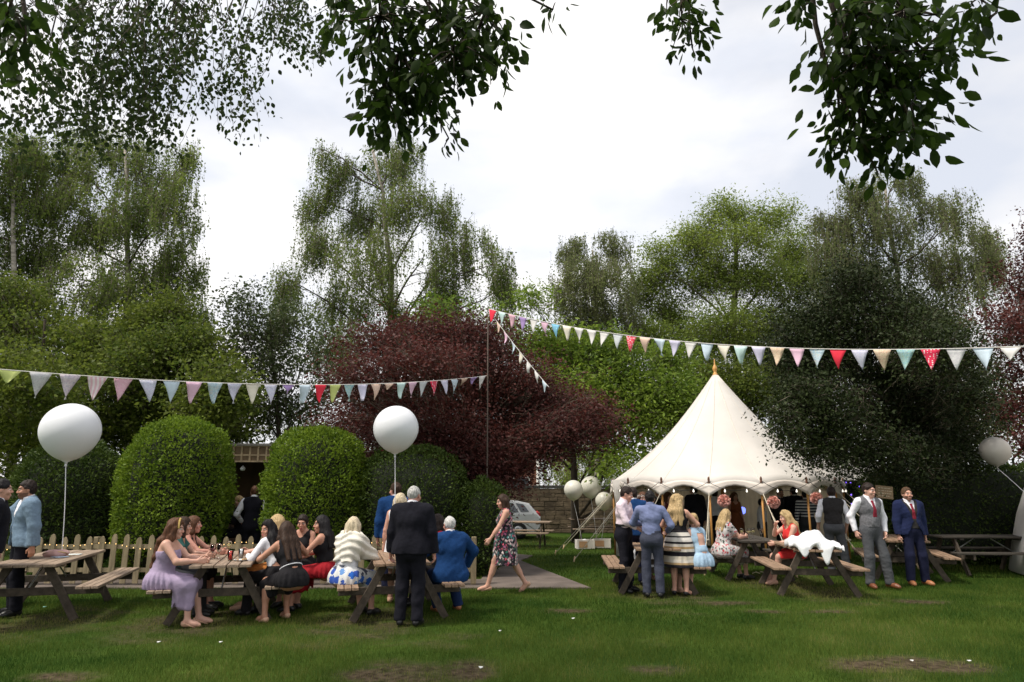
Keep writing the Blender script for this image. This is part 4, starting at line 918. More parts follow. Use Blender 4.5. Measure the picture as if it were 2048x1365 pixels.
def car():
    c = P(985, 1040, 24); t = thing('parked_car', 'white hatchback parked on the grass before the stone wall', 'car', (c[0] - .35, 25.6, 0)); t.scale = (1, 1, .93)
    paint = mat('white_car_paint', (.72, .73, .74), .25, .02, 2, spec=.6); black = mat('car_rubber', (.015, .015, .016), .7, .1, 5)
    prof = [(-2.0, .28), (-2.05, .55), (-1.95, .72), (-1.1, .90), (-.55, 1.32), (.2, 1.43), (1.1, 1.40), (1.62, 1.28), (1.92, .92), (2.02, .80), (2.03, .45), (1.9, .27)]
    V = []; Q = []; ys = [(-.84, .0), (-.86, .25), (-.86, .5), (.86, .5), (.86, .25), (.84, 0)]
    n = len(prof); sl_ = [-.80, -.86, -.86, .86, .86, .80]
    secs = []
    for s in sl_:
        for x, z in prof:
            tuck = max(0, (z - .9) / .53) * .2
            V.append((x * (.985 if abs(s) < .85 else 1), math.copysign(abs(s) - tuck, s), z - (.03 if abs(s) < .85 else 0)))
    V = []
    W = [(-1, .97), (-.93, 1.0), (0, 1.01), (.93, 1.0), (1, .97)]
    for s, k in W:
        for x, z in prof:
            tuck = max(0, (z - .9) / .53) * .17; V.append((x * k, s * (.87 - tuck), .27 + (z - .27) * (k if z > .5 else 1)))
    f = []
    for j in range(len(W) - 1):
        for i in range(n): f.append((j * n + i, j * n + (i + 1) % n, (j + 1) * n + (i + 1) % n, (j + 1) * n + i))
    f.append(tuple(range(n))); f.append(tuple((len(W) - 1) * n + i for i in range(n - 1, -1, -1)))
    mb = MB(); mb.add(V, f); mb.build('body', paint, t)
    gl = mat('car_glass', (.03, .04, .045), .06, .1, 2, spec=.8)
    for s in (-1, 1):
        for poly in ([(-.95, .95), (-.5, 1.27), (.12, 1.34), (.12, .95)], [(.2, .95), (.2, 1.345), (1.05, 1.32), (1.25, .98)], [(1.33, .99), (1.14, 1.315), (1.42, 1.27), (1.62, 1.0)]):
            mb = MB(); mb.prism(poly, 0, .012, lambda x, y, z: (x, s * (.862 - max(0, (y - .9) / .53) * .17 + z + .004), y)); mb.build('side_window', gl, t)
    mb = MB(); mb.prism([(-.6, 1.02), (.6, 1.02), (.5, 1.24), (-.5, 1.24)], 0, .012, lambda x, y, z: (1.93 - (y - .92) * .83 + z + .0, x, y)); mb.build('rear_window', gl, t)
    mb = MB(); mb.prism([(-.68, .95), (.68, .95), (.56, 1.28), (-.56, 1.28)], 0, .012, lambda x, y, z: (-1.06 + (y - .9) * 1.28 - z - .01, x, y)); mb.build('windscreen', gl, t)
    for s in (-1, 1):
        mb = MB(); mb.box((1.93, s * .73, .86), (.16, .16, .24), None, .03); mb.build('tail_light', mat('tail_red', (.45, .02, .02), .2, .1, 3, spec=.6), t)
        mb = MB(); mb.box((-.78, s * .93, .98), (.14, .18, .11), None, .03); mb.build('wing_mirror', paint, t)
        for x in (-1.28, 1.24):
            Mx = Matrix.Rotation(R(90), 3, 'X'); wv = MB(); wv.lathe([(.18, -.1), (.29, -.1), (.31, -.06), (.31, .06), (.29, .1), (.18, .1)], (x, s * .79, .31), 22, Mx); wh = wv.build('wheel', black, t, True)
            rv = MB(); rv.lathe([(.002, -.105), (.06, -.106), (.17, -.10), (.19, -.07), (.19, .07), (.17, .10), (.06, .106), (.002, .105)], (x, s * .79, .31), 18, Mx); rv.build('rim', mat('alloy', (.5, .5, .5), .3, .1, 3, metal=.7), wh, True)
car()
def gazebo():
    c = P(1690, 1000, 23.5); t = thing('party_gazebo', 'white gazebo strung with purple blue lights behind the holly trunk', 'gazebo', (c[0], 24.5, 0))
    wv = MB(); wv.prism([(-1.7, 2.0), (1.7, 2.0), (1.5, 2.3), (0, 2.9), (-1.5, 2.3)], -1.5, 1.5, lambda x, y, z: (x, z, y)); wv.build('roof', CANVAS, t)
    for x in (-1.6, 1.6):
        for y in (-1.4, 1.4):
            mb = MB(); mb.tube([(x, y, 0), (x, y, 2.0)], .035, 8); mb.build('post', mat('gazebo_post', (.3, .3, .3), .5, .1, 4), t, True)
    rg = random.Random(8); g = mat('purple_glow', (.22, .12, 1.0), .4, 0, 1, emit=2.2)
    for i in range(70):
        x, z = rg.uniform(-1.3, 1.3), rg.uniform(1.1, 1.95)
        mb = MB(); mb.lathe([(.001, -.028), (.024, -.01), (.024, .012), (.001, .03)], (x, -.9 + rg.uniform(-.1, .1), z), 6); mb.build('light_bulb', g, t, True)
    mb = MB(); mb.box((0, 1.4, 1.0), (3.2, .03, 2.0)); mb.build('back_panel', mat('gazebo_back', (.05, .045, .07), .9, .2, 3), t)
gazebo()
t = thing('stage_lamp', 'small violet lit party lamp inside the round tent', 'lamp', (P(1485, 1022, 19.6)[0], 19.6, 0))
mb = MB(); mb.tube([(0, 0, 0), (0, 0, 1.05)], .015, 8); mb.build('stand', GALV, t, True)
mb = MB(); mb.lathe([(.02, 1.03), (.07, 1.06), (.09, 1.14), (.07, 1.2), (.002, 1.23)], n=14); mb.build('dome', mat('violet_glow', (.16, .22, 1.0), .3, 0, 1, emit=2.0), t, True)

# sign boards fixed to the holly trunk
t = thing('wooden_sign', 'hand lettered plank sign fixed to the holly trunk', 'sign', (P(1766, 985, 15.0)[0], 14.95, P(1766, 985, 15.0)[2]), R(-6))
t.rotation_euler = (R(-6), R(6), R(-4)); pl = mat('sign_plank', (.24, .17, .10), .9, .25, 4, .3, 30, stretch=(.6, 4, 4))
mb = MB(); mb.box((0, 0, .0), (.36, .025, .27), None, .006); mb.build('board', pl, t)
mb = MB(); rg = random.Random(5)
for r_ in range(4):
    x = -.13
    while x < .11:
        w_ = rg.uniform(.02, .06); mb.box((x + w_ / 2, -.016, .085 - r_ * .055), (w_, .004, .012)); x += w_ + .015
mb.build('lettering', mat('sign_paint', (.52, .44, .32), .8, .1, 6), t)
# ================================================================ people
def surface_nets(D, lo, h):
    s = D < 0; n = np.array(D.shape)
    cnt = np.zeros(n - 1, np.int8)
    for i, j, k in itertools.product((0, 1), repeat=3): cnt += s[i:n[0] - 1 + i, j:n[1] - 1 + j, k:n[2] - 1 + k]
    cells = np.argwhere((cnt > 0) & (cnt < 8))
    if not len(cells): return np.zeros((0, 3)), np.zeros((0, 4), int)
    acc = np.zeros((len(cells), 3)); num = np.zeros(len(cells))
    cor = {o: D[cells[:, 0] + o[0], cells[:, 1] + o[1], cells[:, 2] + o[2]] for o in itertools.product((0, 1), repeat=3)}
    for ax in range(3):
        for o in itertools.product((0, 1), repeat=3):
            if o[ax]: continue
            o2 = tuple(1 if q == ax else o[q] for q in range(3)); a, b = cor[o], cor[o2]; m = (a < 0) != (b < 0)
            t = np.where(m, a / np.where(m, a - b, 1), 0)
            p = np.array(o, float)[None].repeat(len(cells), 0); p[:, ax] += t
            acc[m] += p[m]; num[m] += 1
    V = lo + (cells + acc / num[:, None]) * h
    idx = np.full(n - 1, -1, np.int32); idx[cells[:, 0], cells[:, 1], cells[:, 2]] = np.arange(len(cells))
    Q = []
    for ax in range(3):
        b, c = (ax + 1) % 3, (ax + 2) % 3
        sl0 = [slice(1, -1)] * 3; sl1 = [slice(1, -1)] * 3
        sl0[ax] = slice(0, -1); sl1[ax] = slice(1, None)
        s0, s1 = s[tuple(sl0)], s[tuple(sl1)]; e = np.argwhere(s0 != s1)
        if not len(e): continue
        inside = s0[e[:, 0], e[:, 1], e[:, 2]]; g = e.copy()
        for q in range(3):
            if q != ax: g[:, q] += 1
        def at(db, dc):
            u = g.copy(); u[:, b] += db; u[:, c] += dc; return idx[u[:, 0], u[:, 1], u[:, 2]]
        q = np.stack([at(-1, -1), at(0, -1), at(0, 0), at(-1, 0)], 1)
        q[~inside] = q[~inside][:, ::-1]; Q.append(q)
    Q = np.concatenate(Q); Q = Q[(Q >= 0).all(1)]
    return V, Q
def mesh_sdf(f, lo, hi, h):
    lo, hi = np.array(lo, float), np.array(hi, float); B = 4
    nb = np.maximum(1, np.ceil((hi - lo) / (h * B)).astype(int)); n = nb * B + 1
    g = [lo[a] + (np.arange(nb[a]) + .5) * B * h for a in range(3)]
    cp = np.stack(np.meshgrid(*g, indexing='ij'), -1).reshape(-1, 3); cd_ = f(cp).reshape(nb)
    D = np.repeat(np.repeat(np.repeat(cd_, B, 0), B, 1), B, 2); D = np.pad(D, ((0, 1),) * 3, mode='edge')
    D = np.where(D < 0, -1.0, 1.0)
    act = np.argwhere(np.abs(cd_) < B * h * 1.35)
    off = np.stack(np.meshgrid(*[np.arange(B + 1)] * 3, indexing='ij'), -1).reshape(-1, 3)
    I = (act[:, None, :] * B + off[None]).reshape(-1, 3)
    flat = np.unique((I[:, 0] * n[1] + I[:, 1]) * n[2] + I[:, 2])
    I = np.stack([flat // (n[1] * n[2]), (flat // n[2]) % n[1], flat % n[2]], 1)
    D[I[:, 0], I[:, 1], I[:, 2]] = f(lo + I * h)
    return surface_nets(D, lo, h)
def smin(a, b, k):
    if k <= 0: return np.minimum(a, b)
    h_ = np.maximum(k - np.abs(a - b), 0) / k; return np.minimum(a, b) - h_ * h_ * k * .25
def rc(p, a, b, ra, rb):
    ab = b - a; t = np.clip(((p - a) @ ab) / max(ab @ ab, 1e-9), 0, 1)
    return np.linalg.norm(p - a - t[:, None] * ab, axis=1) - (ra + (rb - ra) * t)
def ell(p, c, M3, r_):
    q = (p - c) @ M3; k0 = np.linalg.norm(q / r_, axis=1); k1 = np.linalg.norm(q / (r_ * r_), axis=1) + 1e-9
    return k0 * (k0 - 1) / k1
def rot(ax, deg): return np.array(Matrix.Rotation(R(deg), 3, ax))
def wob(p, s, seed, n=4): return sines(p, s, seed, n)
def ik(a, b, l1, l2, pole):
    d = b - a; L = np.linalg.norm(d); mx_ = (l1 + l2) * .995
    if L > mx_: b = a + d / L * mx_; d = b - a; L = mx_
    x = (l1 * l1 - l2 * l2 + L * L) / (2 * L); hgt = math.sqrt(max(l1 * l1 - x * x, 0)); u = d / L
    pl = pole - u * (pole @ u); pl = pl / (np.linalg.norm(pl) + 1e-9)
    return a + u * x + pl * hgt, b
STAND = dict(pel=(0, 0, .93), lean=2, side=0, twist=0, hyaw=0, hpitch=0, htilt=0, pyaw=0, handL=(.27, -.04, .80), handR=(-.27, -.04, .80), footL=(.11, 0, .085), footR=(-.11, .02, .085), toeL=12, toeR=-12)
SIT = dict(pel=(0, .05, .545), lean=10, side=0, twist=0, hyaw=0, hpitch=5, htilt=0, pyaw=0, handL=(.16, -.42, .80), handR=(-.16, -.42, .80), footL=(.12, -.42, .085), footR=(-.12, -.40, .085), toeL=5, toeR=-5)
class Fig:
    """joints of a posed figure, in metres, facing -y"""
    def __init__(s, sex, pose, base, build=1.0):
        p = dict(base); p.update(pose); s.p = p; s.sex = sex; fem = sex == 'f'; s.build = build; g = build
        A = lambda k: np.array(p[k], float)
        s.Rp = rot('Z', p['pyaw']); s.pel = A('pel')
        s.Rt = rot('Z', p['pyaw'] + p['twist']) @ rot('X', p['lean']) @ rot('Y', p['side'])
        s.Rh = rot('Z', p['hyaw']) @ rot('X', p['hpitch']) @ rot('Y', p['htilt'])
        s.waist = s.pel + s.Rp @ [0, 0, .06] + s.Rt @ [0, .0, .10]
        s.chest = s.waist + s.Rt @ [0, 0, .19]; s.neck = s.waist + s.Rt @ [0, .015, .365]
        sw = .165 if fem else .195
        s.sh = {c: s.waist + s.Rt @ [k * sw, .005, .315] for c, k in (('L', 1), ('R', -1))}
        s.hb = s.neck + s.Rt @ [0, -.012, .055]; s.hc = s.hb + s.Rh @ [0, -.022, .085]
        s.hip = {c: s.pel + s.Rp @ [k * .09, 0, 0] for c, k in (('L', 1), ('R', -1))}
        s.el = {}; s.wr = {}; s.kn = {}; s.an = {}
        for c, k in (('L', 1), ('R', -1)):
            pole = p.get('elbow' + c); pole = np.array(pole, float) if pole is not None else s.Rt @ np.array([k * .6, .75, -.45])
            s.el[c], s.wr[c] = ik(s.sh[c], A('hand' + c), .285, .255, pole)
            pole = p.get('knee' + c); pole = np.array(pole, float) if pole is not None else s.Rp @ np.array([k * .12, -1, .25])
            s.kn[c], s.an[c] = ik(s.hip[c], A('foot' + c), .425, .42, pole)
        s.prims = []; T = s.prims.append
        w = lambda pt, o, M3: pt + M3 @ np.array(o, float)
        hw = (.085 if fem else .062)
        T(('pelvis', w(s.pel, (-hw, .012, .0), s.Rp), w(s.pel, (hw, .012, 0), s.Rp), (.115 if fem else .100) * g, (.115 if fem else .100) * g))
        T(('pelvis', w(s.pel, (-.07, .035, -.03), s.Rp), w(s.pel, (.07, .035, -.03), s.Rp), .094 * g, .094 * g))
        T(('waist', w(s.waist, (-.045, .0, 0), s.Rt), w(s.waist, (.045, .0, 0), s.Rt), (.088 if fem else .102) * g, (.088 if fem else .102) * g))
        T(('waist', s.pel + s.Rp @ [0, 0, .05], s.waist, .115 * g, .105 * g))
        T(('chest', w(s.chest, (-.075, .005, 0), s.Rt), w(s.chest, (.075, .005, 0), s.Rt), (.09 if fem else .108) * g, (.09 if fem else .108) * g))
        T(('chest', s.waist, s.chest, .10 * g, .112 * g))
        T(('shoulder', w(s.chest, (-.10, .012, .085), s.Rt), w(s.chest, (.10, .012, .085), s.Rt), (.068 if fem else .078), (.068 if fem else .078)))
        T(('shoulder', s.sh['L'] - s.Rt @ [.03, 0, 0], s.sh['R'] + s.Rt @ [.03, 0, 0], .052, .052))
        if fem:
            for k in (-1, 1): T(('bust', w(s.chest, (k * .068, -.062, .005), s.Rt), w(s.chest, (k * .072, -.085, -.025), s.Rt), .058 * g, .056 * g))
        T(('neck', s.neck - s.Rt @ [0, -.005, .05], s.hb + s.Rh @ [0, 0, .03], (.050 if fem else .060), (.046 if fem else .056)))
        T(('trap', s.neck + s.Rt @ [0, .01, .0], s.sh['L'] - s.Rt @ [.06, -.01, -.0], .045, .045)); T(('trap', s.neck + s.Rt @ [0, .01, .0], s.sh['R'] + s.Rt @ [.06, .01, .0], .045, .045))
        q = .9 if fem else 1.05; q *= g ** .6
        for c, k in (('L', 1), ('R', -1)):
            T(('arm' + c, s.sh[c], s.el[c], .054 * q, .040 * q)); T(('fore' + c, s.el[c], s.wr[c], .041 * q, .027 * q))
            m = s.el[c] + (s.wr[c] - s.el[c]) * .28; T(('fore' + c, m, s.el[c] + (s.wr[c] - s.el[c]) * .5, .043 * q, .037 * q))
            T(('thigh' + c, s.hip[c], s.kn[c], (.092 if fem else .084) * g, .058 * g ** .6))
            T(('shin' + c, s.kn[c], s.an[c], .056 * g ** .6, .038)); 
            d = s.an[c] - s.kn[c]; back = s.Rp @ np.array([0, .022, 0]); 
            T(('shin' + c, s.kn[c] + d * .22 + back * .6, s.kn[c] + d * .5 + back * .5, .054 * g ** .5, .047))
            s.foot(c, k); s.hand(c, k)
        s.groups = {}
    def foot(s, c, k):
        hl = s.p.get('heel', 0.0); dirn = s.Rp @ rot('Z', s.p['toe' + c]) @ np.array([0, -1, 0]); pt = s.p.get('pitch' + c, 0)
        an = s.an[c]; up = np.array([0, 0, 1.]); M = np.array(Matrix.Rotation(R(pt), 3, Vector(np.cross(dirn, up)))) ; dirn2 = M @ dirn; dn = M @ -up
        s.fd = getattr(s, 'fd', {}); s.fd[c] = (dirn2, dn)
        T = s.prims.append
        heel = an + dn * (.05 - 0) - dirn2 * .035; ball = an + dn * (.055 + hl) + dirn2 * .115; toe = an + dn * (.062 + hl) + dirn2 * .165
        T(('foot' + c, an + dn * .0, heel, .038, .03)); T(('foot' + c, an + dn * .02, ball, .036, .032)); T(('foot' + c, heel, ball, .028, .03)); T(('foot' + c, ball, toe, .032, .022))
        s.fpts = getattr(s, 'fpts', {}); s.fpts[c] = (an, heel, ball, toe, dn)
    def hand(s, c, k):
        T = s.prims.append; f = s.wr[c] - s.el[c]; f = f / np.linalg.norm(f)
        hd = s.p.get('hdir' + c); f = f * .55 + unit(np.array(hd, float)) * .75 if hd is not None else f; f = unit(f)
        pn = s.p.get('palm' + c); pn = np.array(pn, float) if pn is not None else s.Rt @ np.array([-k * 1.0, 0.1, 0])
        pn = unit(pn - f * (pn @ f)); side = np.cross(pn, f) * k * 1.0
        # thumb side points forward/up
        if side @ (s.Rt @ np.array([0, -1, .35])) < 0: side = -side
        w0 = s.wr[c]; curl = s.p.get('curl' + c, .55); s.hg = getattr(s, 'hg', {})
        for o in (-.026, -.009, .009, .026):
            kn_ = w0 + f * .085 + side * o; T(('hand' + c, w0 + f * .02 + side * o * .6, kn_, .016, .0135))
            ln = .082 - abs(o - .006) * .75; a1 = curl * .9; a2 = curl * 2.0
            m = kn_ + (f * math.cos(a1) + pn * math.sin(a1)) * ln * .5; e = m + (f * math.cos(a2) + pn * math.sin(a2)) * ln * .5
            T(('finger' + c, kn_, m, .0105, .0095)); T(('finger' + c, m, e, .0095, .008))
        tb = w0 + f * .025 + side * .026; tm = tb + f * .03 + side * .026 + pn * .012; te = tm + f * .030 + side * .004 + pn * .016
        T(('finger' + c, tb, tm, .014, .0115)); T(('finger' + c, tm, te, .0115, .009))
        s.hg[c] = w0 + f * .095 + pn * .03
    def pr(s, tags): return [q for q in s.prims if any(q[0].startswith(t) for t in tags)]
    def union(s, p, tags, inf=0.0, k=.03, infs=None):
        d = np.full(len(p), 9.0)
        for t, a, b, ra, rb in s.prims:
            if not any(t.startswith(x) for x in tags): continue
            e = inf if infs is None else next((v for x, v in infs.items() if t.startswith(x)), inf)
            kk = .008 if t.startswith('finger') else .018 if t.startswith('hand') or t.startswith('foot') else k
            d = smin(d, rc(p, a, b, ra + e, rb + e), kk)
        return d
    def head(s, p, fem):
        M = s.Rh; c = s.hc; L = lambda o: c + M @ np.array(o, float); j = .92 if fem else 1.0
        d = ell(p, L((0, .012, .022)), M, np.array([.074, .094, .094]))
        d = smin(d, ell(p, L((0, -.022, -.045)), M, np.array([.058 * j, .068, .070])), .03)
        d = smin(d, ell(p, L((0, -.062, -.098)), M, np.array([.028 * j, .024, .020])), .03)
        d = smin(d, rc(p, L((-.035, -.080, .030)), L((.035, -.080, .030)), .013 if not fem else .010, .013 if not fem else .010), .02)
        for k in (-1, 1):
            e = np.linalg.norm(p - L((k * .032, -.100, .008)), axis=1) - .016; d = -smin(-d, e, .012)
            d = np.minimum(d, np.linalg.norm(p - L((k * .032, -.079, .008)), axis=1) - .0125)
            d = smin(d, ell(p, L((k * .046, -.064, -.028)), M, np.array([.022, .02, .022])), .02)
            d = smin(d, ell(p, L((k * .077, .012, -.002)), M @ rot('Z', -k * 22), np.array([.008, .020, .032])), .006)
        d = smin(d, rc(p, L((0, -.086, .012)), L((0, -.106, -.022)), .008, .0115), .014)
        d = smin(d, rc(p, L((-.014, -.098, -.028)), L((.014, -.098, -.028)), .009, .009), .010)
        d = smin(d, rc(p, L((-.018, -.088, -.058)), L((.018, -.088, -.058)), .0085, .0085), .012)
        d = smin(d, rc(p, L((-.015, -.086, -.071)), L((.015, -.086, -.071)), .009, .009), .012)
        return d
    def body(s, p):
        fem = s.sex == 'f'
        d = s.union(p, ('pelvis', 'waist', 'chest', 'shoulder', 'trap', 'bust'), k=.06)
        d = smin(d, s.union(p, ('neck',), k=.02), .04)
        d = smin(d, s.union(p, ('thigh', 'shin', 'foot'), k=.03), .035)
        for c in 'LR': d = smin(d, s.union(p, ('arm' + c, 'fore' + c, 'hand' + c, 'finger' + c), k=.025), .022)
        return smin(d, s.head(p, fem), .022)
    def tl(s, p): return (p - s.waist) @ s.Rt
    def pl(s, p): return (p - s.pel) @ s.Rp
    def hl(s, p): return (p - s.hc) @ s.Rh
SKIN = (.56, .33, .24)
def skinmat():
    if 'skin' in MATS: return MATS['skin']
    m, n, b = _new('skin'); L = n.links; a = n.nodes.new('ShaderNodeVertexColor'); a.layer_name = 'col'
    no_ = n.nodes.new('ShaderNodeTexNoise'); no_.inputs['Scale'].default_value = 28; no_.inputs['Detail'].default_value = 4
    r_ = n.nodes.new('ShaderNodeValToRGB'); r_.color_ramp.elements[0].color = (.86, .80, .80, 1); r_.color_ramp.elements[1].color = (1.06, 1.0, 1.0, 1)
    mm = n.nodes.new('ShaderNodeMix'); mm.data_type = 'RGBA'; mm.blend_type = 'MULTIPLY'; mm.inputs['Factor'].default_value = 1
    L.new(no_.outputs['Fac'], r_.inputs['Fac']); L.new(a.outputs['Color'], mm.inputs['A']); L.new(r_.outputs['Color'], mm.inputs['B']); L.new(mm.outputs['Result'], b.inputs['Base Color'])
    b.inputs['Roughness'].default_value = .5; b.inputs['Specular IOR Level'].default_value = .35; b.inputs['Subsurface Weight'].default_value = .08; b.inputs['Subsurface Radius'].default_value = (.02, .008, .005)
    MATS['skin'] = m; return m
def hairmat(name, c):
    k = 'hair_' + name
    if k in MATS: return MATS[k]
    m, n, b = _new(k); L = n.links; t = n.nodes.new('ShaderNodeTexCoord'); mp_ = n.nodes.new('ShaderNodeMapping'); mp_.inputs['Scale'].default_value = (1, 1, .12)
    no_ = n.nodes.new('ShaderNodeTexNoise'); no_.inputs['Scale'].default_value = 90; no_.inputs['Detail'].default_value = 3
    r_ = n.nodes.new('ShaderNodeValToRGB'); r_.color_ramp.elements[0].position = .3; r_.color_ramp.elements[1].position = .7
    r_.color_ramp.elements[0].color = (*[v * .45 for v in c], 1); r_.color_ramp.elements[1].color = (*[v * 1.3 for v in c], 1)
    L.new(t.outputs['Object'], mp_.inputs['Vector']); L.new(mp_.outputs[0], no_.inputs['Vector']); L.new(no_.outputs['Fac'], r_.inputs['Fac']); L.new(r_.outputs['Color'], b.inputs['Base Color'])
    bu = n.nodes.new('ShaderNodeBump'); bu.inputs['Strength'].default_value = .8; bu.inputs['Distance'].default_value = .01; L.new(no_.outputs['Fac'], bu.inputs['Height']); L.new(bu.outputs['Normal'], b.inputs['Normal'])
    b.inputs['Roughness'].default_value = .55; b.inputs['Specular IOR Level'].default_value = .22
    MATS[k] = m; return m
HAIRC = dict(brown=(.040, .020, .011), dark=(.022, .013, .010), black=(.010, .008, .009), blonde=(.48, .34, .17), pale=(.62, .52, .36), auburn=(.10, .042, .02), grey=(.45, .44, .42), white=(.62, .61, .59), lightbrown=(.095, .052, .028))
def person(label, at, heading, sex='m', H=1.75, pose=None, base=STAND, wear=(), hair=('short', 'brown'), skin=SKIN, beard=None, build=1.0, h=.012, group=None, seed=0, lips=None, head_h=.0055):
    """at: ground point under the figure; heading 0 faces the camera, 90 faces +x, 180 away"""
    f = Fig(sex, pose or {}, base, build); fem = sex == 'f'; S = H / 1.76
    t = thing('person', label, 'person', (at[0], at[1], at[2] if len(at) > 2 else 0), R(heading), group)
    allp = np.array([q for pr in f.prims for q in (pr[1], pr[2])] + [f.hc])
    def put(name, V, Q, m, col=None):
        if not len(V): return None
        return link(name, np_mesh(name, V * S if base is not SIT else V * np.array([S, S, 1]) , Q, True, None, col), m, t)
    # ---- body: coarse limbs with finely resolved head and hands in one mesh
    lo, hi = allp.min(0) - .2, allp.max(0) + .2; lo[2] = max(lo[2], -.05)
    hb = (f.hc - .17, f.hc + .17); parts = []
    boxes = [(f.hc - [.15, .17, .135], f.hc + [.15, .17, .15], head_h)] + [(np.minimum(f.wr[c], f.hg[c]) - .085, np.maximum(f.wr[c], f.hg[c]) + .085, .0058) for c in 'LR']
    V, Q = mesh_sdf(f.body, lo, hi, h * 1.15)
    ctr = V[Q].mean(1); drop = np.zeros(len(Q), bool)
    for b0, b1, hh in boxes: drop |= ((ctr > b0 + h) & (ctr < b1 - h)).all(1)
    parts.append((V, Q[~drop]))
    for b0, b1, hh in boxes: parts.append(mesh_sdf(f.body, b0, b1, hh))
    n = 0; VV = []; QQ = []
    for V, Q in parts: VV.append(V); QQ.append(Q + n); n += len(V)
    V = np.concatenate(VV); Q = np.concatenate(QQ)
    col = np.tile(np.array(skin), (len(V), 1)); q = f.hl(V); hcol = HAIRC[hair[1]]
    near = np.abs(q).max(1) < .14
    def paint(mask, c, a=1.0): col[mask & near] = col[mask & near] * (1 - a) + np.array(c) * a
    front = q[:, 1] < -.05
    paint(front & (np.abs(q[:, 0]) < .05) & (q[:, 2] < -.01) & (q[:, 2] > -.05), (skin[0] * 1.02, skin[1] * .86, skin[2] * .84), .6)
    if beard: paint((q[:, 2] < -.036) & (q[:, 1] < .015) & ~((np.abs(q[:, 0]) < .02) & (np.abs(q[:, 2] + .064) < .009)) & (q[:, 2] > -.135), beard, .72)
    paint(front & (((q[:, 0] / .023) ** 2 + ((q[:, 2] + .064) / .0125) ** 2) < 1), lips or ((.50, .13, .13) if fem else (.40, .19, .16)))
    for k in (-1, 1):
        e2 = ((q[:, 0] - k * .032) / .017) ** 2 + ((q[:, 2] - .008) / .0078) ** 2
        paint(front & (e2 < 1.1), (.05, .03, .025) if fem else (.28, .15, .11)); paint(front & (e2 < .75), (.6, .58, .55))
        paint(front & (((q[:, 0] - k * .032) ** 2 + (q[:, 2] - .008) ** 2) < .0066 ** 2), (.02, .015, .012))
        paint(front & (np.abs(q[:, 0] - k * .033) < .021) & (np.abs(q[:, 2] - .031 - .003 * np.abs(q[:, 0] - k * .033) / .02) < .0052), [v * .8 + .01 for v in (hcol if hair[1] not in ('blonde', 'pale', 'white') else HAIRC['lightbrown'])])
    put('body', V, Q, skinmat(), col)
    # ---- clothes
    torso = ('pelvis', 'waist', 'chest', 'shoulder', 'trap', 'bust')
    def cutplane(p, pt, nrm): return (p - pt) @ unit(np.array(nrm, float))
    def sleeve(p, c, inf, end, k=.03):
        """arm cloth out to a fraction of the forearm (end>1) or upper arm"""
        a, e, w_ = f.sh[c], f.el[c], f.wr[c]; qd = (.9 if fem else 1.05)
        if end <= 1: return np.maximum(rc(p, a, e, .056 * qd + inf, .043 * qd + inf), cutplane(p, a + (e - a) * end, e - a))
        d = rc(p, a, e, .056 * qd + inf, .044 * qd + inf); b = e + (w_ - e) * min(1.0, end - 1)
        return smin(d, np.maximum(rc(p, e, e + (w_ - e) * 1.05, .044 * qd + inf, .030 + inf * 1.15), cutplane(p, b, w_ - e)), k)
    def wr_(p, amp, sc, sd): return amp * (wob(p * [1, 1, 1.0], sc, sd) + .6 * wob(p, sc * 2.3, sd + 1))
    def neckcut(p, d, r_=.075, up=.02, vneck=0.0):
        nk = rc(p, f.neck + f.Rt @ [0, -.01, -.015 + up], f.neck + f.Rt @ [0, -.03, .16], r_, r_ + .05); d = np.maximum(d, -nk)
        if vneck:
            q = f.tl(p); wv = (q[:, 2] - vneck) * .42; d = np.maximum(d, -np.maximum(np.abs(q[:, 0]) - wv, q[:, 1] + .0))
        return d
    bnd = (lo, hi)
    for g_ in wear:
        kind, m = g_[0], g_[1]; o = g_[2] if len(g_) > 2 else {}; sd = seed * 7 + 3
        if kind == 'trousers':
            w0 = o.get('wide', .016)
            def fn(p):
                d = f.union(p, ('pelvis', 'waist', 'thigh', 'shin'), k=.05, infs={'pelvis': .016, 'waist': .016, 'thigh': .016, 'shin': w0})
                for c in 'LR': d = smin(d, rc(p, f.kn[c], f.an[c], .062 + w0 * .4, .058 + w0), .03)
                for c in 'LR':
                    l = f.an[c] - f.kn[c]; q = (p - f.an[c]) @ unit(l); near_ = np.linalg.norm(p - f.an[c], axis=1) < .22
                    d = np.where(near_, np.maximum(d, q - o.get('hem', .035)), d)
                d = np.maximum(d, (p - f.waist) @ (f.Rp @ np.array([0, 0, 1.])) + .02)
                low = np.clip((f.pel[2] - p[:, 2]) * 2, .3, 1)
                return d + wr_(p * [1, 1, 1.6], .006, 5, sd) * low
            V, Q = mesh_sdf(fn, lo, hi, h); put('trousers', V, Q, m)
        elif kind in ('shirt', 'top', 'jacket', 'waistcoat', 'cardigan'):
            inf = {'shirt': .010, 'top': .008, 'jacket': .030, 'waistcoat': .020, 'cardigan': .02}[kind]; inf = o.get('inf', inf); end = o.get('sleeve', {'shirt': 2, 'top': 0, 'jacket': 2, 'waistcoat': 0, 'cardigan': 2}[kind])
            hem = o.get('hem', {'shirt': -.07, 'top': -.05, 'jacket': -.22, 'waistcoat': -.10, 'cardigan': -.14}[kind])
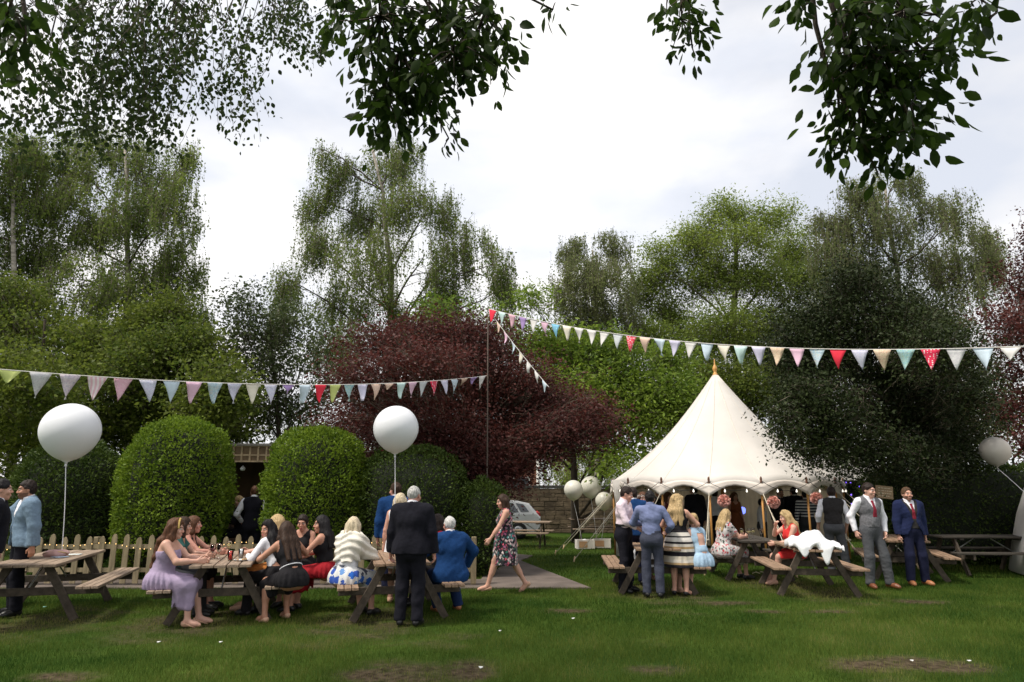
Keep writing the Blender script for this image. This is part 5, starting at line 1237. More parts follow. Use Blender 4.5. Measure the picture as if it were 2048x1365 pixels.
            def fn(p):
                d = f.union(p, torso, inf=inf, k=.06)
                if kind in ('jacket', 'cardigan') or hem < -.15:
                    a = f.pel + f.Rp @ [0, .01, .02]; wd = .085
                    for k in (-1, 1): d = smin(d, rc(p, a + f.Rp @ [k * wd, 0, 0], a + f.Rp @ [k * (wd + .02), .005, -.2 if base is not SIT else -.04], .11 * build + inf, .115 * build + inf), .06)
                if base is SIT:
                    d = np.maximum(d, -((p - f.pel)[:, 2] + (.10 if hem < -.15 else .02)))
                    d = np.maximum(d, -cutplane(p, f.waist + f.Rt @ [0, 0, hem], f.Rt @ np.array([0, -.5, 1.])) ) if hem > -.15 else d
                else: d = np.maximum(d, -cutplane(p, f.waist + f.Rp @ [0, 0, hem], f.Rp @ np.array([0, 0, 1.])))
                if end > 0:
                    for c in 'LR': d = smin(d, sleeve(p, c, inf, end), .03)
                else:
                    for c, k in (('L', 1), ('R', -1)):
                        d = np.maximum(d, -rc(p, f.sh[c] + f.Rt @ [k * .032, 0, -.035], f.sh[c] + f.Rt @ [k * .06, 0, .06], .062, .085))
                d = neckcut(p, d, o.get('neck', .062 if kind != 'top' else .10), o.get('neckup', .0 if kind == 'shirt' else -.015 if kind != 'top' else -.05), o.get('vneck', 0))
                if o.get('open'):
                    q = f.tl(p); z0 = o['open']; wv = np.where(q[:, 2] > z0, .020 + (q[:, 2] - z0) * .30, .02 + (z0 - q[:, 2]) * o.get('spread', .25)); d = np.maximum(d, -np.maximum(np.abs(q[:, 0]) - wv, q[:, 1] + .02))
                if o.get('strapless'): d = np.maximum(d, f.tl(p)[:, 2] - o['strapless'])
                return d + wr_(p, .006 if kind != 'top' else .003, 5.5, sd)
            V, Q = mesh_sdf(fn, lo, hi, h); put({'top': 'top'}.get(kind, kind), V, Q, m)
            if kind == 'shirt':
                def fc(p):
                    a = f.neck + f.Rt @ [0, -.004, .015]; d = rc(p, a, a + f.Rt @ [0, -.008, .06], .080 if not fem else .066, .069 if not fem else .056)
                    d = np.maximum(d, cutplane(p, a + f.Rt @ [0, 0, .052], f.Rt @ np.array([0, -.35, 1.]))); d = np.maximum(d, -cutplane(p, a + f.Rt @ [0, 0, -.03], f.Rt @ np.array([0, -.5, 1.])))
                    q = f.tl(p); return np.maximum(d, -np.maximum(np.abs(q[:, 0]) - np.maximum(-1, (q[:, 2] - .34) * .4), q[:, 1] + .03))
                V, Q = mesh_sdf(fc, f.neck - .13, f.neck + .13, .007); put('collar', V, Q, m)
        elif kind == 'tie':
            def fn(p):
                q = f.tl(p); y = -.128 - .01 * (1 - np.abs(q[:, 2] - .18) / .2); wv = np.where(q[:, 2] > .31, .022, .016 + (.31 - q[:, 2]) * .09)
                d = np.maximum(np.maximum(np.abs(q[:, 0]) - wv, np.abs(q[:, 2] - .20) - .14), np.abs(q[:, 1] - np.interp(q[:, 2], [.05, .19, .27, .34], [-.128, -.140, -.118, -.085])) - .012); return d
            c = f.waist + f.Rt @ [0, -.12, .2]; V, Q = mesh_sdf(fn, c - .24, c + .24, .007); put('tie', V, Q, m)
        elif kind == 'dress':
            top = o.get('top', 'sleeveless'); inf = .009; L = o.get('len', .55); r1 = o.get('flare', .26); r0 = o.get('waist', .145) * build; pl_ = o.get('pleat', .02); npl = o.get('npl', 16)
            wz = o.get('wz', .0)
            def bodice(p):
                d = f.union(p, torso, inf=inf, k=.06)
                if top == 'strapless': d = np.maximum(d, f.tl(p)[:, 2] - .235 + .03 * np.clip(f.tl(p)[:, 1] * 8, -1, 1))
                else:
                    if o.get('sleeve', 0) > 0:
                        for c in 'LR': d = smin(d, sleeve(p, c, inf + .004, o['sleeve']), .03)
                    else:
                        cut = {'sleeveless': .035, 'straps': .075}[top]
                        for c, k in (('L', 1), ('R', -1)):
                            d = np.maximum(d, -rc(p, f.sh[c] + f.Rt @ [k * (.055 - cut), 0, -.035], f.sh[c] + f.Rt @ [k * (.09 - cut), 0, .06], .062, .085))
                    d = neckcut(p, d, o.get('neck', .085), o.get('neckup', -.05))
                    if top == 'straps':
                        q = f.tl(p); d = np.maximum(d, -np.maximum(np.abs(q[:, 0]) - .06, .225 - q[:, 2]))
                    if o.get('backless'):
                        q = f.tl(p); d = np.maximum(d, -np.maximum(np.maximum(np.abs(q[:, 0]) - .075, np.abs(q[:, 2] - .17) - .10), -q[:, 1]))
                return np.maximum(d, -(f.tl(p)[:, 2] + .03))
            def skirt(p):
                if base is not SIT:
                    a = f.waist + f.Rp @ [0, .0, wz]; q = (p - a) @ f.Rp; tt = np.clip(-q[:, 2] / L, 0, 1); mid = (f.kn['L'] + f.kn['R']) / 2 - a; mid = f.Rp.T @ mid
                    q = q - np.stack([mid[0] * .7 * tt, mid[1] * .7 * tt, 0 * tt], 1); ph = np.arctan2(q[:, 1], q[:, 0])
                    rad = r0 + (r1 - r0) * np.interp(tt, [0, .25, .6, 1], o.get('prof', [0, .55, .82, 1.0])); rad = rad * (1 + pl_ * np.clip(tt * 2, 0, 1) * np.sin(ph * npl + 2 * np.sin(ph * 3)))
                    d = (np.hypot(q[:, 0] * .93, q[:, 1] * 1.08) - rad) * .8
                    d = np.maximum(d, -q[:, 2] - L); d = np.maximum(d, q[:, 2] - .01); return d
                d = f.union(p, ('pelvis',), inf=.014, k=.05)
                frac = o.get('frac', 1.0); e = .018
                for c, k in (('L', 1), ('R', -1)):
                    kk = f.hip[c] + (f.kn[c] - f.hip[c]) * frac; d = smin(d, rc(p, f.hip[c], kk, .105 * build + e, .07 + e), .07)
                    lo_ = np.array([0, 0, -1.]); drop_ = o.get('drop', .12)
                    if drop_:
                        for fr in (.45, .75, 1.0):
                            a = f.hip[c] + (kk - f.hip[c]) * fr; d = smin(d, rc(p, a, a + lo_ * drop_ + (kk - f.hip[c]) * .02, .075 + e * .6, .055), .05)
                m_ = [f.hip[c] + (f.kn[c] - f.hip[c]) * frac for c in 'LR']; d = smin(d, rc(p, m_[0], m_[1], .07, .07), .06)
                a = f.waist - f.Rt @ [0, 0, .03]; b = f.pel + f.Rp @ [0, .035, -.05]; bl = o.get('bell', .05)
                for k in (-1, 1): d = smin(d, rc(p, a, b + f.Rp @ [k * (.06 + bl * .4), .0, 0], r0 - .05, .076 * build + bl * .55), .06)
                q = f.pl(p); ph = np.arctan2(q[:, 1], q[:, 0]); d = d + pl_ * .35 * np.sin(ph * npl + 2 * np.sin(ph * 2)) * np.clip((f.waist[2] - p[:, 2]) * 6, 0, 1)
                d = np.maximum(d, -(q[:, 2] + (.085 + (.0 if not o.get('drop', .12) else 9) * (q[:, 1] < -.22))))
                return np.maximum(d, (p - f.waist) @ f.Rt @ np.array([0, 0, 1.]) - .01)
            sm = o.get('skirt', None)
            if sm is None:
                V, Q = mesh_sdf(lambda p: smin(bodice(p), skirt(p), .02) + wr_(p, .003, 6, sd), lo - [.1, .1, 0], hi + [.1, .1, 0], h); put('dress', V, Q, m)
            else:
                V, Q = mesh_sdf(lambda p: bodice(p) + wr_(p, .003, 6, sd), lo, hi, h); put('dress_bodice', V, Q, m)
                V, Q = mesh_sdf(lambda p: skirt(p) + wr_(p, .004, 5, sd), lo - [.1, .1, 0], hi + [.1, .1, 0], h); put('skirt', V, Q, sm)
        elif kind == 'headband':
            def fn(p): q = f.hl(p); return np.maximum(np.abs(ell(p, f.hc + f.Rh @ [0, .014, .026], f.Rh, np.array([.106, .126, .128]))) - .006, np.abs(q[:, 1] * .8 + .045 - q[:, 2] * .1) - .009 + np.clip(.02 - q[:, 2], 0, 1))
            V, Q = mesh_sdf(fn, f.hc - .17, f.hc + .19, .006); put('headband', V, Q, m)
        elif kind in ('belt', 'zip'):
            def fn(p): return np.maximum(f.union(p, torso, inf=o.get('inf', .018), k=.06), np.abs(f.tl(p)[:, 2] - o.get('z', .0)) - o.get('half', .018))
            c = f.waist; V, Q = mesh_sdf(fn, c - .25, c + .25, .008); put(kind, V, Q, m)
        elif kind == 'shawl':
            def fn(p):
                d = f.union(p, ('chest', 'shoulder', 'trap', 'waist'), inf=.036, k=.08)
                for c in 'LR': d = smin(d, rc(p, f.sh[c], f.sh[c] + (f.el[c] - f.sh[c]) * 1.05, .098, .10), .08); d = smin(d, rc(p, f.el[c], f.el[c] + (f.wr[c] - f.el[c]) * .6, .085, .06), .08)
                d = neckcut(p, d, .085, -.04); q = f.tl(p); d = np.maximum(d, -(q[:, 2] - .06 - .10 * np.clip(q[:, 1] + .02, -.2, .2) * -2))
                ph = np.arctan2(q[:, 1], q[:, 0]); return d + .011 * np.sin(q[:, 2] * 62 + 3 * np.sin(ph * 2)) + .007 * np.sin(ph * 9 + q[:, 2] * 14)
            V, Q = mesh_sdf(fn, lo, hi, h * .9); put('shawl', V, Q, m)
        elif kind == 'shoes':
            hh = o.get('heel', 0)
            for c in 'LR':
                an, heel, ball, toe, dn = f.fpts[c]
                def fn(p):
                    d = f.union(p, ('foot' + c,), inf=.010, k=.02); u = -dn
                    lim = cutplane(p, an - u * (.005 if not o.get('low') else .045), u + (f.fd[c][0] * .45 if o.get('low') else 0)); d = np.maximum(d, lim)
                    d = smin(d, rc(p, heel + dn * .012, toe + dn * .006, .024, .024), .01)
                    if hh: d = smin(d, rc(p, heel, heel + np.array([0, 0, -1.]) * (hh + .015), .016, .008), .012)
                    return d
                V, Q = mesh_sdf(fn, np.minimum(an, toe) - .13, np.maximum(an, toe) + .11, .0085); put('shoe', V, Q, m)
        elif kind == 'bag':
            c = f.hg[o.get('side', 'R')] + np.array([0, 0, -.12]); mbx = MB(); mbx.box(c * S, (.08, .22, .16), None, .025); mbx.build('handbag', m, t)
    # ---- hair
    st = hair[0]; hm = hairmat(hair[1], hcol); L3 = lambda o: f.hc + f.Rh @ np.array(o, float)
    th = {'short': .012, 'crop': .006, 'long': .020, 'wavy': .026, 'bob': .022, 'bun': .014, 'balding': .008, 'pony': .014}[st]
    def fh(p):
        q = f.hl(p); d = ell(p, L3((0, .014, .026)), f.Rh, np.array([.074 + th, .094 + th, .094 + th + (.010 if st == 'short' else 0)]))
        hl_ = {'balding': .125, 'short': .104, 'crop': .102}.get(st, .090)
        keep = (q[:, 2] - hl_ + 1.75 * (q[:, 1] + .088)) / 2.0
        if st in ('short', 'crop', 'balding'):
            keep = np.minimum(keep, (q[:, 2] + .045 + np.clip(q[:, 1], -.1, .1) * .45)); keep = np.minimum(keep, np.where(np.abs(q[:, 0]) > .058, q[:, 2] - .012 + np.clip(q[:, 1] - .02, 0, .2) * 3.5, 1))
        keep = keep + .010 * wob(p, 20, seed + 8)
        d = np.maximum(d, -keep)
        nk = f.neck; T_ = f.Rt
        if st in ('long', 'wavy'):
            ln = hair[2] if len(hair) > 2 else .26; w_ = .062 if st == 'wavy' else .05
            for x in (-.055, 0, .055):
                a = L3((x, .06, .01)); b = nk + T_ @ np.array([x * 1.5, .075, -.03]); e = nk + T_ @ np.array([x * 1.7, .105, -.06 - ln]); d = smin(d, rc(p, a, b, .058, w_), .035); d = smin(d, rc(p, b, e, w_, .03), .035)
            for k in (-1, 1):
                a = L3((k * .074, -.005, .01)); b = L3((k * .088, .01, -.10)); e = nk + T_ @ np.array([k * .115, -.03 if k * (hair[3] if len(hair) > 3 else 1) > 0 else .06, -.02 - ln * .7]); d = smin(d, rc(p, a, b, .030, .036), .03); d = smin(d, rc(p, b, e, .038, .022), .03)
            d = d + (.012 if st == 'wavy' else .004) * (wob(p, 7 if st == 'wavy' else 5, seed + 5) + .7 * wob(p * [1, 1, .35], 22, seed + 6))
        elif st == 'bob':
            for x in (-.06, -.02, .02, .06):
                a = L3((x, .05, .0)); b = L3((x * 1.35, .065, -.135)); d = smin(d, rc(p, a, b, .058, .04), .03)
            for k in (-1, 1): d = smin(d, rc(p, L3((k * .078, -.008, .02)), L3((k * .088, -.012, -.125)), .028, .032), .03)
            d = d + .006 * wob(p * [1, 1, .4], 16, seed)
        elif st in ('bun', 'pony'):
            d = smin(d, np.linalg.norm(p - L3((0, .115, .045)), axis=1) - (.048 if st == 'bun' else .03), .02)
            if st == 'pony': d = smin(d, rc(p, L3((0, .125, .03)), nk + T_ @ np.array([0, .13, -.16]), .036, .018), .02)
            d = d + .004 * wob(p, 18, seed)
        else: d = d + .006 * wob(p, 16, seed + 2) + .003 * wob(p, 34, seed + 3)
        return d
    pts_lo = np.minimum(f.hc - .2, f.neck - .2); pts_hi = np.maximum(f.hc + .2, f.neck + .2)
    if st in ('long', 'wavy'): pts_lo = pts_lo - [.1, .15, .35]; pts_hi = pts_hi + [.1, .15, 0]
    V, Q = mesh_sdf(fh, pts_lo, pts_hi, .0075); put('hair', V, Q, hm)
    t['grip'] = 0; f.t = t; f.S = S
    return f
def world_of(f, p):
    """a point of the figure in world space"""
    v = np.array(p) * f.S; a = f.t.rotation_euler[2]; l = f.t.location
    return np.array([l[0] + v[0] * math.cos(a) - v[1] * math.sin(a), l[1] + v[0] * math.sin(a) + v[1] * math.cos(a), l[2] + v[2]])
# ---------------------------------------------------------------- cloth of the guests
def wool(n, c, v=.12): return mat('wool_' + n, c, .95, v, 40, .7, 11, spec=.15, sheen=.0)
def cotton(n, c, v=.08): return mat('cotton_' + n, c, .85, v, 9, .6, 13, spec=.2)
BLK = wool('black', (.010, .010, .015)); NAVY = wool('navy', (.014, .020, .060)); NAVYT = wool('navy_dark', (.012, .014, .036)); GREYW = wool('grey_tweed', (.135, .135, .145), .25); GREYT = wool('grey_trouser', (.075, .078, .085)); CHAR = wool('charcoal', (.035, .036, .040))
BLUEJ = wool('bright_blue', (.009, .040, .130)); LBLUE = wool('pale_blue_grey', (.16, .23, .31)); SLATE = wool('slate', (.05, .055, .08)); DARKW = wool('dark_waistcoat', (.03, .028, .028))
WHT = cotton('white', (.72, .72, .76)); PINK = cotton('pale_pink', (.72, .60, .66)); BLUES = cotton('chambray', (.16, .19, .33), .2); GREYS = cotton('pale_grey_shirt', (.45, .45, .48))
LILAC = cotton('lilac', (.34, .27, .39)); REDD = cotton('red_dress', (.62, .035, .035)); REDK = cotton('dark_red', (.32, .012, .02)); SKYB = cotton('sky_blue', (.36, .50, .64)); CREAM = mat('cream_knit', (.72, .68, .60), .95, .08, 30, .5, 160); BLKC = cotton('black_cotton', (.012, .011, .013))
DARKRED = wool('wine_tie', (.20, .02, .035)); TAN = mat('tan_leather', (.30, .12, .05), .45, .15, 8); BRN = mat('brown_leather', (.16, .055, .025), .4, .15, 8); BLKL = mat('black_leather', (.012, .012, .012), .35, .1, 8); NUDE = mat('nude_leather', (.55, .33, .22), .5, .1, 8)
FLORAL = patmat('dress_floral', (.014, .014, .018), [(.62, .34, .36), (.03, .17, .12), (.60, .10, .16), (.66, .52, .50), (.05, .24, .24), (.35, .1, .2), (.7, .6, .58)], 24, .46)
STRIPE = patmat('dress_striped', (1, 1, 1), [(0, (.62, .55, .45)), (.10, (.012, .01, .015)), (.22, (.62, .56, .48)), (.30, (.40, .26, .12)), (.36, (.66, .6, .52)), (.44, (.012, .01, .015)), (.50, (.64, .6, .55)), (.62, (.01, .01, .012)), (.66, (.62, .58, .52)), (.76, (.012, .01, .015)), (.86, (.42, .29, .15)), (.92, (.64, .58, .5))], 1.75, kind='stripe_z')
BLUEFL = patmat('skirt_blue_flowers', (.66, .66, .66), [(.03, .09, .42), (.02, .12, .50), (.12, .26, .55), (.66, .66, .66), (.05, .06, .10)], 10, .50)
REDFL = patmat('dress_red_white_floral', (.55, .53, .52), [(.55, .03, .05), (.03, .03, .03), (.6, .58, .55), (.03, .05, .04), (.4, .05, .07)], 26, .47)
SPECK = patmat('skirt_grey_print', (.42, .42, .44), [(.08, .08, .1), (.2, .2, .22), (.6, .6, .6)], 30, .4)
SK2 = (.60, .37, .28); SK3 = (.52, .29, .20); SKT = (.42, .22, .14); SKR = (.55, .29, .22)
suit = lambda j, tr, sh=BLKL, **k: (('trousers', tr), ('shoes', sh), ('shirt', WHT), ('jacket', j, k))
def seat(key, side, along): p = tl(key, side, along); return p
def deg_of(key): return math.degrees(TABLES[key][1])

# ---- standing figures
person('man in a black suit seen from behind, with cropped grey hair', G(818, 1251), 176, H=1.80, pose=dict(handL=(.29, -.10, .86), handR=(-.29, -.06, .84), hyaw=-18, hpitch=6, lean=1, footL=(.12, 0, .085), footR=(-.10, .02, .085)),
       wear=suit(NAVYT if False else BLK, BLK), hair=('crop', 'grey'), skin=SKR, build=1.14, seed=1)
person('woman in a dark floral dress walking along the path in flat shoes', G(1012, 1185), -82, 'f', 1.68, pose=dict(pel=(0, 0, .91), lean=4, pyaw=0, footL=(.08, -.36, .085), footR=(-.07, .36, .14), pitchR=-35, handL=(.23, -.36, .86), handR=(-.22, .20, .84), hyaw=10, hpitch=10, toeL=5, toeR=-5),
       wear=(('dress', FLORAL, dict(len=.60, flare=.25, top='sleeveless', pleat=.02, waist=.155)), ('shoes', NUDE, dict(low=True))), hair=('bob', 'brown'), build=1.08, seed=2)
person('man in a pale pink shirt and black trousers looking down to the table', G(1252, 1184), 62, H=1.80, pose=dict(handL=(.20, -.26, 1.06), handR=(-.14, -.33, 1.02), hyaw=14, hpitch=16, lean=3), wear=(('trousers', BLK), ('shoes', BLKL), ('shirt', PINK, dict(sleeve=1.75)), ('belt', BLKL, dict(z=-.01, inf=.02))), hair=('short', 'dark'), build=1.02, seed=3)
person('man in a blue chambray shirt and slate trousers seen from behind', G(1308, 1194), 170, H=1.72, pose=dict(handL=(.12, -.32, 1.16), handR=(-.28, -.22, 1.05), hyaw=-6, hpitch=4, lean=2, elbowL=(.9, .5, -.2)), wear=(('trousers', SLATE, dict(wide=.012)), ('shoes', BLKL), ('shirt', BLUES, dict(hem=-.09))), hair=('short', 'black'), skin=SK2, build=1.0, seed=4)
person('blonde woman in a striped black and cream dress raising her arm', G(1362, 1190), 150, 'f', 1.66, pose=dict(handL=(.20, -.30, 1.20), handR=(-.20, -.34, 1.22), hyaw=-40, hpitch=2, lean=2, heel=.0, elbowR=(-.8, .3, -.6)),
       wear=(('dress', BLKC, dict(len=.62, flare=.285, top='sleeveless', skirt=STRIPE, pleat=.03, npl=11, waist=.15)), ('shoes', BLKL, dict(low=True))), hair=('wavy', 'blonde', .20), build=1.1, seed=5)
person('man in a bright blue jacket beside the woman with a flower crown', P(1272, 1150, 13.2) * [1, 1, 0], 185, H=1.78, wear=suit(BLUEJ, NAVYT), hair=('short', 'dark'), seed=6, pose=dict(hyaw=20))
fc_ = person('woman with a flower crown in a white dress behind the blue shirted man', P(1291, 1150, 14.0) * [1, 1, 0], 10, 'f', 1.68, wear=(('dress', WHT, dict(len=.95, flare=.32, top='sleeveless')), ('shoes', NUDE)), hair=('wavy', 'auburn', .22), seed=7, pose=dict(hyaw=-12))
person('man in a grey tweed waistcoat with one hand in his pocket, looking aside', G(1752, 1176), 12, H=1.86, pose=dict(pel=(.02, 0, .93), side=3, handL=(.24, -.07, .90), handR=(-.23, .06, .92), hyaw=22, hpitch=4, lean=-2, footL=(.20, -.10, .085), footR=(-.10, .0, .085), elbowL=(.8, .6, -.2)),
       wear=(('trousers', GREYT), ('shoes', BRN), ('shirt', WHT), ('waistcoat', GREYW, dict(vneck=.16)), ('tie', DARKRED)), hair=('short', 'dark'), skin=SK2, seed=8)
person('bearded man in a navy three piece suit with a wine red tie', G(1836, 1170), 2, H=1.78, pose=dict(handL=(.25, .02, .84), handR=(-.27, -.02, .82), hyaw=-4, hpitch=-4, lean=-2, footL=(.15, 0, .085), footR=(-.14, -.03, .085)),
       wear=(('trousers', NAVYT), ('shoes', TAN), ('shirt', WHT), ('waistcoat', DARKW, dict(vneck=.17)), ('tie', DARKRED), ('jacket', NAVY, dict(open=.02, spread=.5))), hair=('short', 'lightbrown'), beard=(.12, .06, .035), build=1.05, seed=9)
person('man in a dark waistcoat with rolled white sleeves seen from behind by the tent edge', P(1672, 1100, 14.6) * [1, 1, 0], 168, H=1.80, pose=dict(handL=(.26, -.14, .92), handR=(-.25, -.08, .9), side=-2, footR=(-.18, .04, .085)), wear=(('trousers', GREYT), ('shoes', BRN), ('shirt', WHT, dict(sleeve=1.5)), ('waistcoat', DARKW)), hair=('short', 'dark'), seed=10)
person('man in a dark jacket cut off by the frame edge', P(-22, 1100, 9.0) * [1, 1, 0], 120, H=1.88, wear=suit(BLK, BLK), hair=('short', 'black'), seed=11, pose=dict(hyaw=10))
person('bearded man in a pale blue jacket raising one hand towards his chest', P(44, 1100, 10.1) * [1, 1, 0], -42, H=1.88, pose=dict(handR=(-.12, -.34, 1.34), handL=(.27, .05, .82), hyaw=-12, hpitch=4, curlR=1.0), wear=(('trousers', BLK), ('shoes', BLKL), ('shirt', WHT), ('jacket', LBLUE, dict(open=.05))), hair=('short', 'dark'), beard=(.05, .03, .02), skin=SKT, seed=12)
person('man in a black waistcoat and white shirt sleeves standing behind the picket fence', P(508, 1000, 15.0) * [1, 1, 0], 190, H=1.82, pose=dict(handL=(.25, -.18, 1.0), handR=(-.25, -.1, .95), lean=6, hpitch=16, hyaw=20), wear=(('trousers', BLK), ('shoes', BLKL), ('shirt', WHT), ('waistcoat', BLK)), hair=('short', 'auburn'), skin=SKR, seed=13)
person('man in a blue jacket standing beyond the third table', P(792, 1000, 11.9) * [1, 1, 0], 195, H=1.86, wear=suit(BLUEJ, NAVYT), hair=('short', 'brown'), seed=14, pose=dict(hyaw=30), skin=SKR)
person('pale blonde woman in a white top standing beyond the third table', P(800, 1000, 11.2) * [1, 1, 0], 175, 'f', 1.68, wear=(('dress', WHT, dict(len=.55, flare=.24)), ('shoes', NUDE)), hair=('bob', 'pale'), seed=15)

# ---- seated figures
def sit(label, key, side, along, turn=0, sex='f', H=1.68, pose=None, **kw):
    """side -1: on the left bench facing the table; turn adds to the heading"""
    off = .70; p = tl(key, side * off, along); hd = (90 if side < 0 else -90) + deg_of(key) + turn
    return person(label, p, hd, sex, H, pose, SIT, **kw)
LAP = dict(handL=(.10, -.30, .68), handR=(-.08, -.32, .68))
TBL = dict(handL=(.10, -.46, .80), handR=(-.12, -.44, .80))
sit('woman in a lilac strapless dress with long wavy brown hair and a gold band', 'T2', -1, -.78, -8, H=1.68, pose=dict(**TBL, lean=12, hpitch=6, hyaw=6, footL=(.14, -.46, .085), footR=(-.1, -.38, .085)), wear=(('dress', LILAC, dict(top='strapless', bell=.04, pleat=.03, npl=22, drop=.26, waist=.15)), ('headband', mat('gold_band', (.55, .38, .12), .4, .2, 30, metal=.5)), ('shoes', NUDE, dict(low=True))), hair=('wavy', 'auburn', .30), skin=SK2, build=1.2, seed=20)
sit('smiling woman with brown hair leaning over the table beside the lilac dress', 'T2', -1, .52, -6, H=1.74, pose=dict(handL=(.10, -.52, .80), handR=(-.12, -.50, .80), lean=16, hpitch=0, hyaw=10), wear=(('dress', BLKC, dict(top='straps', drop=.1)), ('shoes', BLKL)), hair=('long', 'auburn', .16), skin=SKR, build=1.12, seed=21)
sit('dark haired woman half hidden behind the lilac dressed woman', 'T2', -1, -.12, 0, H=1.62, pose=dict(**TBL, lean=12, hpitch=2, hyaw=8), wear=(('top', cotton('green_print', (.03, .10, .09)), dict(sleeve=.5)), ('trousers', CHAR), ('shoes', BLKL)), hair=('bob', 'brown'), seed=22)
sit('black haired woman in a white blouse twisting round on the bench', 'T2', .95, -.45, -40, H=1.62, pose=dict(handL=(.22, -.36, .80), handR=(-.24, -.38, .80), lean=27, hyaw=78, hpitch=4), wear=(('top', WHT, dict(sleeve=2, neck=.085)), ('trousers', BLKC), ('shoes', BLKL)), hair=('wavy', 'black', .24), skin=SK3, seed=23)
sit('brunette in a black dress with a zip seen from behind, holding a cigarette hand up', 'T2', 1.25, -1.0, -58, H=1.64, pose=dict(handL=(.20, -.42, .84), handR=(-.20, -.34, .98), lean=27, hyaw=-14, hpitch=6, footL=(.20, -.28, .085), footR=(-.18, -.34, .085), elbowR=(-.8, .3, -.6)), wear=(('dress', BLKC, dict(top='sleeveless', drop=.16, bell=.07)), ('zip', WHT, dict(half=.007, inf=.017, z=.0)), ('shoes', NUDE, dict(low=True))), hair=('long', 'brown', .24), skin=SKT, build=1.06, seed=24)
sit('blonde woman in profile at the far end of the women\'s table', 'T2', .92, .30, -2, H=1.72, pose=dict(**TBL, lean=8, hyaw=-4), wear=(('dress', cotton('orange_lace', (.35, .13, .03), .4), dict(top='sleeveless', drop=.1)), ('shoes', NUDE)), hair=('long', 'blonde', .12), skin=SK2, seed=25)
sit('dark haired woman looking down between the blonde and the brunette', 'T2', 1.42, .62, 62, H=1.70, pose=dict(**LAP, lean=8, hpitch=14, hyaw=14), wear=(('dress', BLKC, dict(top='sleeveless', drop=.1)), ('shoes', BLKL)), hair=('bun', 'dark'), skin=SK3, seed=26)
sit('smiling woman in a dark red skirt turned away from her table with a glass', 'T3', -1.5, .25, 164, H=1.70, pose=dict(handL=(.12, -.44, .80), handR=(-.16, -.40, .78), lean=10, hyaw=24, hpitch=2), wear=(('dress', BLKC, dict(top='straps', drop=.2, skirt=REDK, bell=.06)), ('shoes', BLKL)), hair=('long', 'black', .14), skin=SK3, seed=27)
sit('blonde woman in a cream shawl and a blue flowered skirt', 'T3', -1, -.48, 46, H=1.66, pose=dict(**TBL, lean=12, hpitch=8, hyaw=14), wear=(('dress', WHT, dict(top='sleeveless', drop=.16, skirt=BLUEFL, bell=.09)), ('shawl', CREAM), ('shoes', BLKL)), hair=('bob', 'pale'), build=1.18, seed=28)
sit('white haired man in a blue blazer seen from behind on the bench', 'T3', 1, -.52, -78, 'm', 1.76, pose=dict(handL=(.24, -.44, .80), handR=(-.34, -.20, .62), lean=6, hpitch=2, elbowR=(-1, .2, .1), footL=(.06, -.30, .085), footR=(-.26, -.30, .085)), wear=(('trousers', wool('blue_trouser', (.010, .022, .065))), ('shoes', TAN), ('shirt', WHT), ('jacket', BLUEJ, dict(hem=-.2))), hair=('crop', 'white'), skin=SKR, build=1.15, seed=29)
sit('dark haired woman partly hidden behind the white haired man', 'T3', 1, .40, -4, H=1.68, pose=dict(**TBL), wear=(('top', REDK, dict(sleeve=1.5)), ('trousers', BLKC), ('shoes', BLKL)), hair=('long', 'dark', .12), seed=30)
sit('woman in a sky blue open backed dress seated behind the striped dress', 'T4', 1, -.75, -58, H=1.66, pose=dict(**TBL, lean=16, hpitch=14, hyaw=-30), wear=(('dress', SKYB, dict(top='sleeveless', backless=True, drop=.14, bell=.07)), ('shoes', NUDE)), hair=('bun', 'blonde'), skin=SK2, seed=31)
sit('woman in a red and white floral dress facing the woman in red', 'T5', -.84, -.50, 22, H=1.66, pose=dict(**TBL, lean=12, hpitch=10), wear=(('dress', REDFL, dict(top='sleeveless', sleeve=.6, drop=.2, bell=.1)), ('shoes', BLKL)), hair=('long', 'blonde', .10), skin=SK2, build=1.15, seed=32)
sit('woman in a bright red dress resting her chin, bare legs beside the table', 'T5', .78, -1.05, 10, H=1.68, pose=dict(handL=(.02, -.38, .72), handR=(.02, -.34, 1.05), lean=14, hpitch=12, hyaw=-10, footL=(.02, -.46, .085), footR=(-.08, -.50, .085), elbowR=(-.6, -.3, -.9)), wear=(('dress', REDD, dict(top='sleeveless', drop=.0, frac=.82, bell=.03)), ('belt', BLKC, dict(z=-.03, half=.05, inf=.03)), ('shoes', NUDE, dict(low=True))), hair=('wavy', 'blonde', .20), skin=SK2, seed=33)
person('seated man with thin fair hair glimpsed behind the fence between the dome shrubs', P(484, 1000, 15.4) * [1, 1, 0] + [0, 0, .25], -60, 'm', 1.72, dict(hpitch=10, hyaw=10), SIT, wear=(('trousers', BLK), ('shoes', BLKL), ('shirt', WHT), ('jacket', BLK)), hair=('balding', 'blonde'), skin=SKR, seed=34)

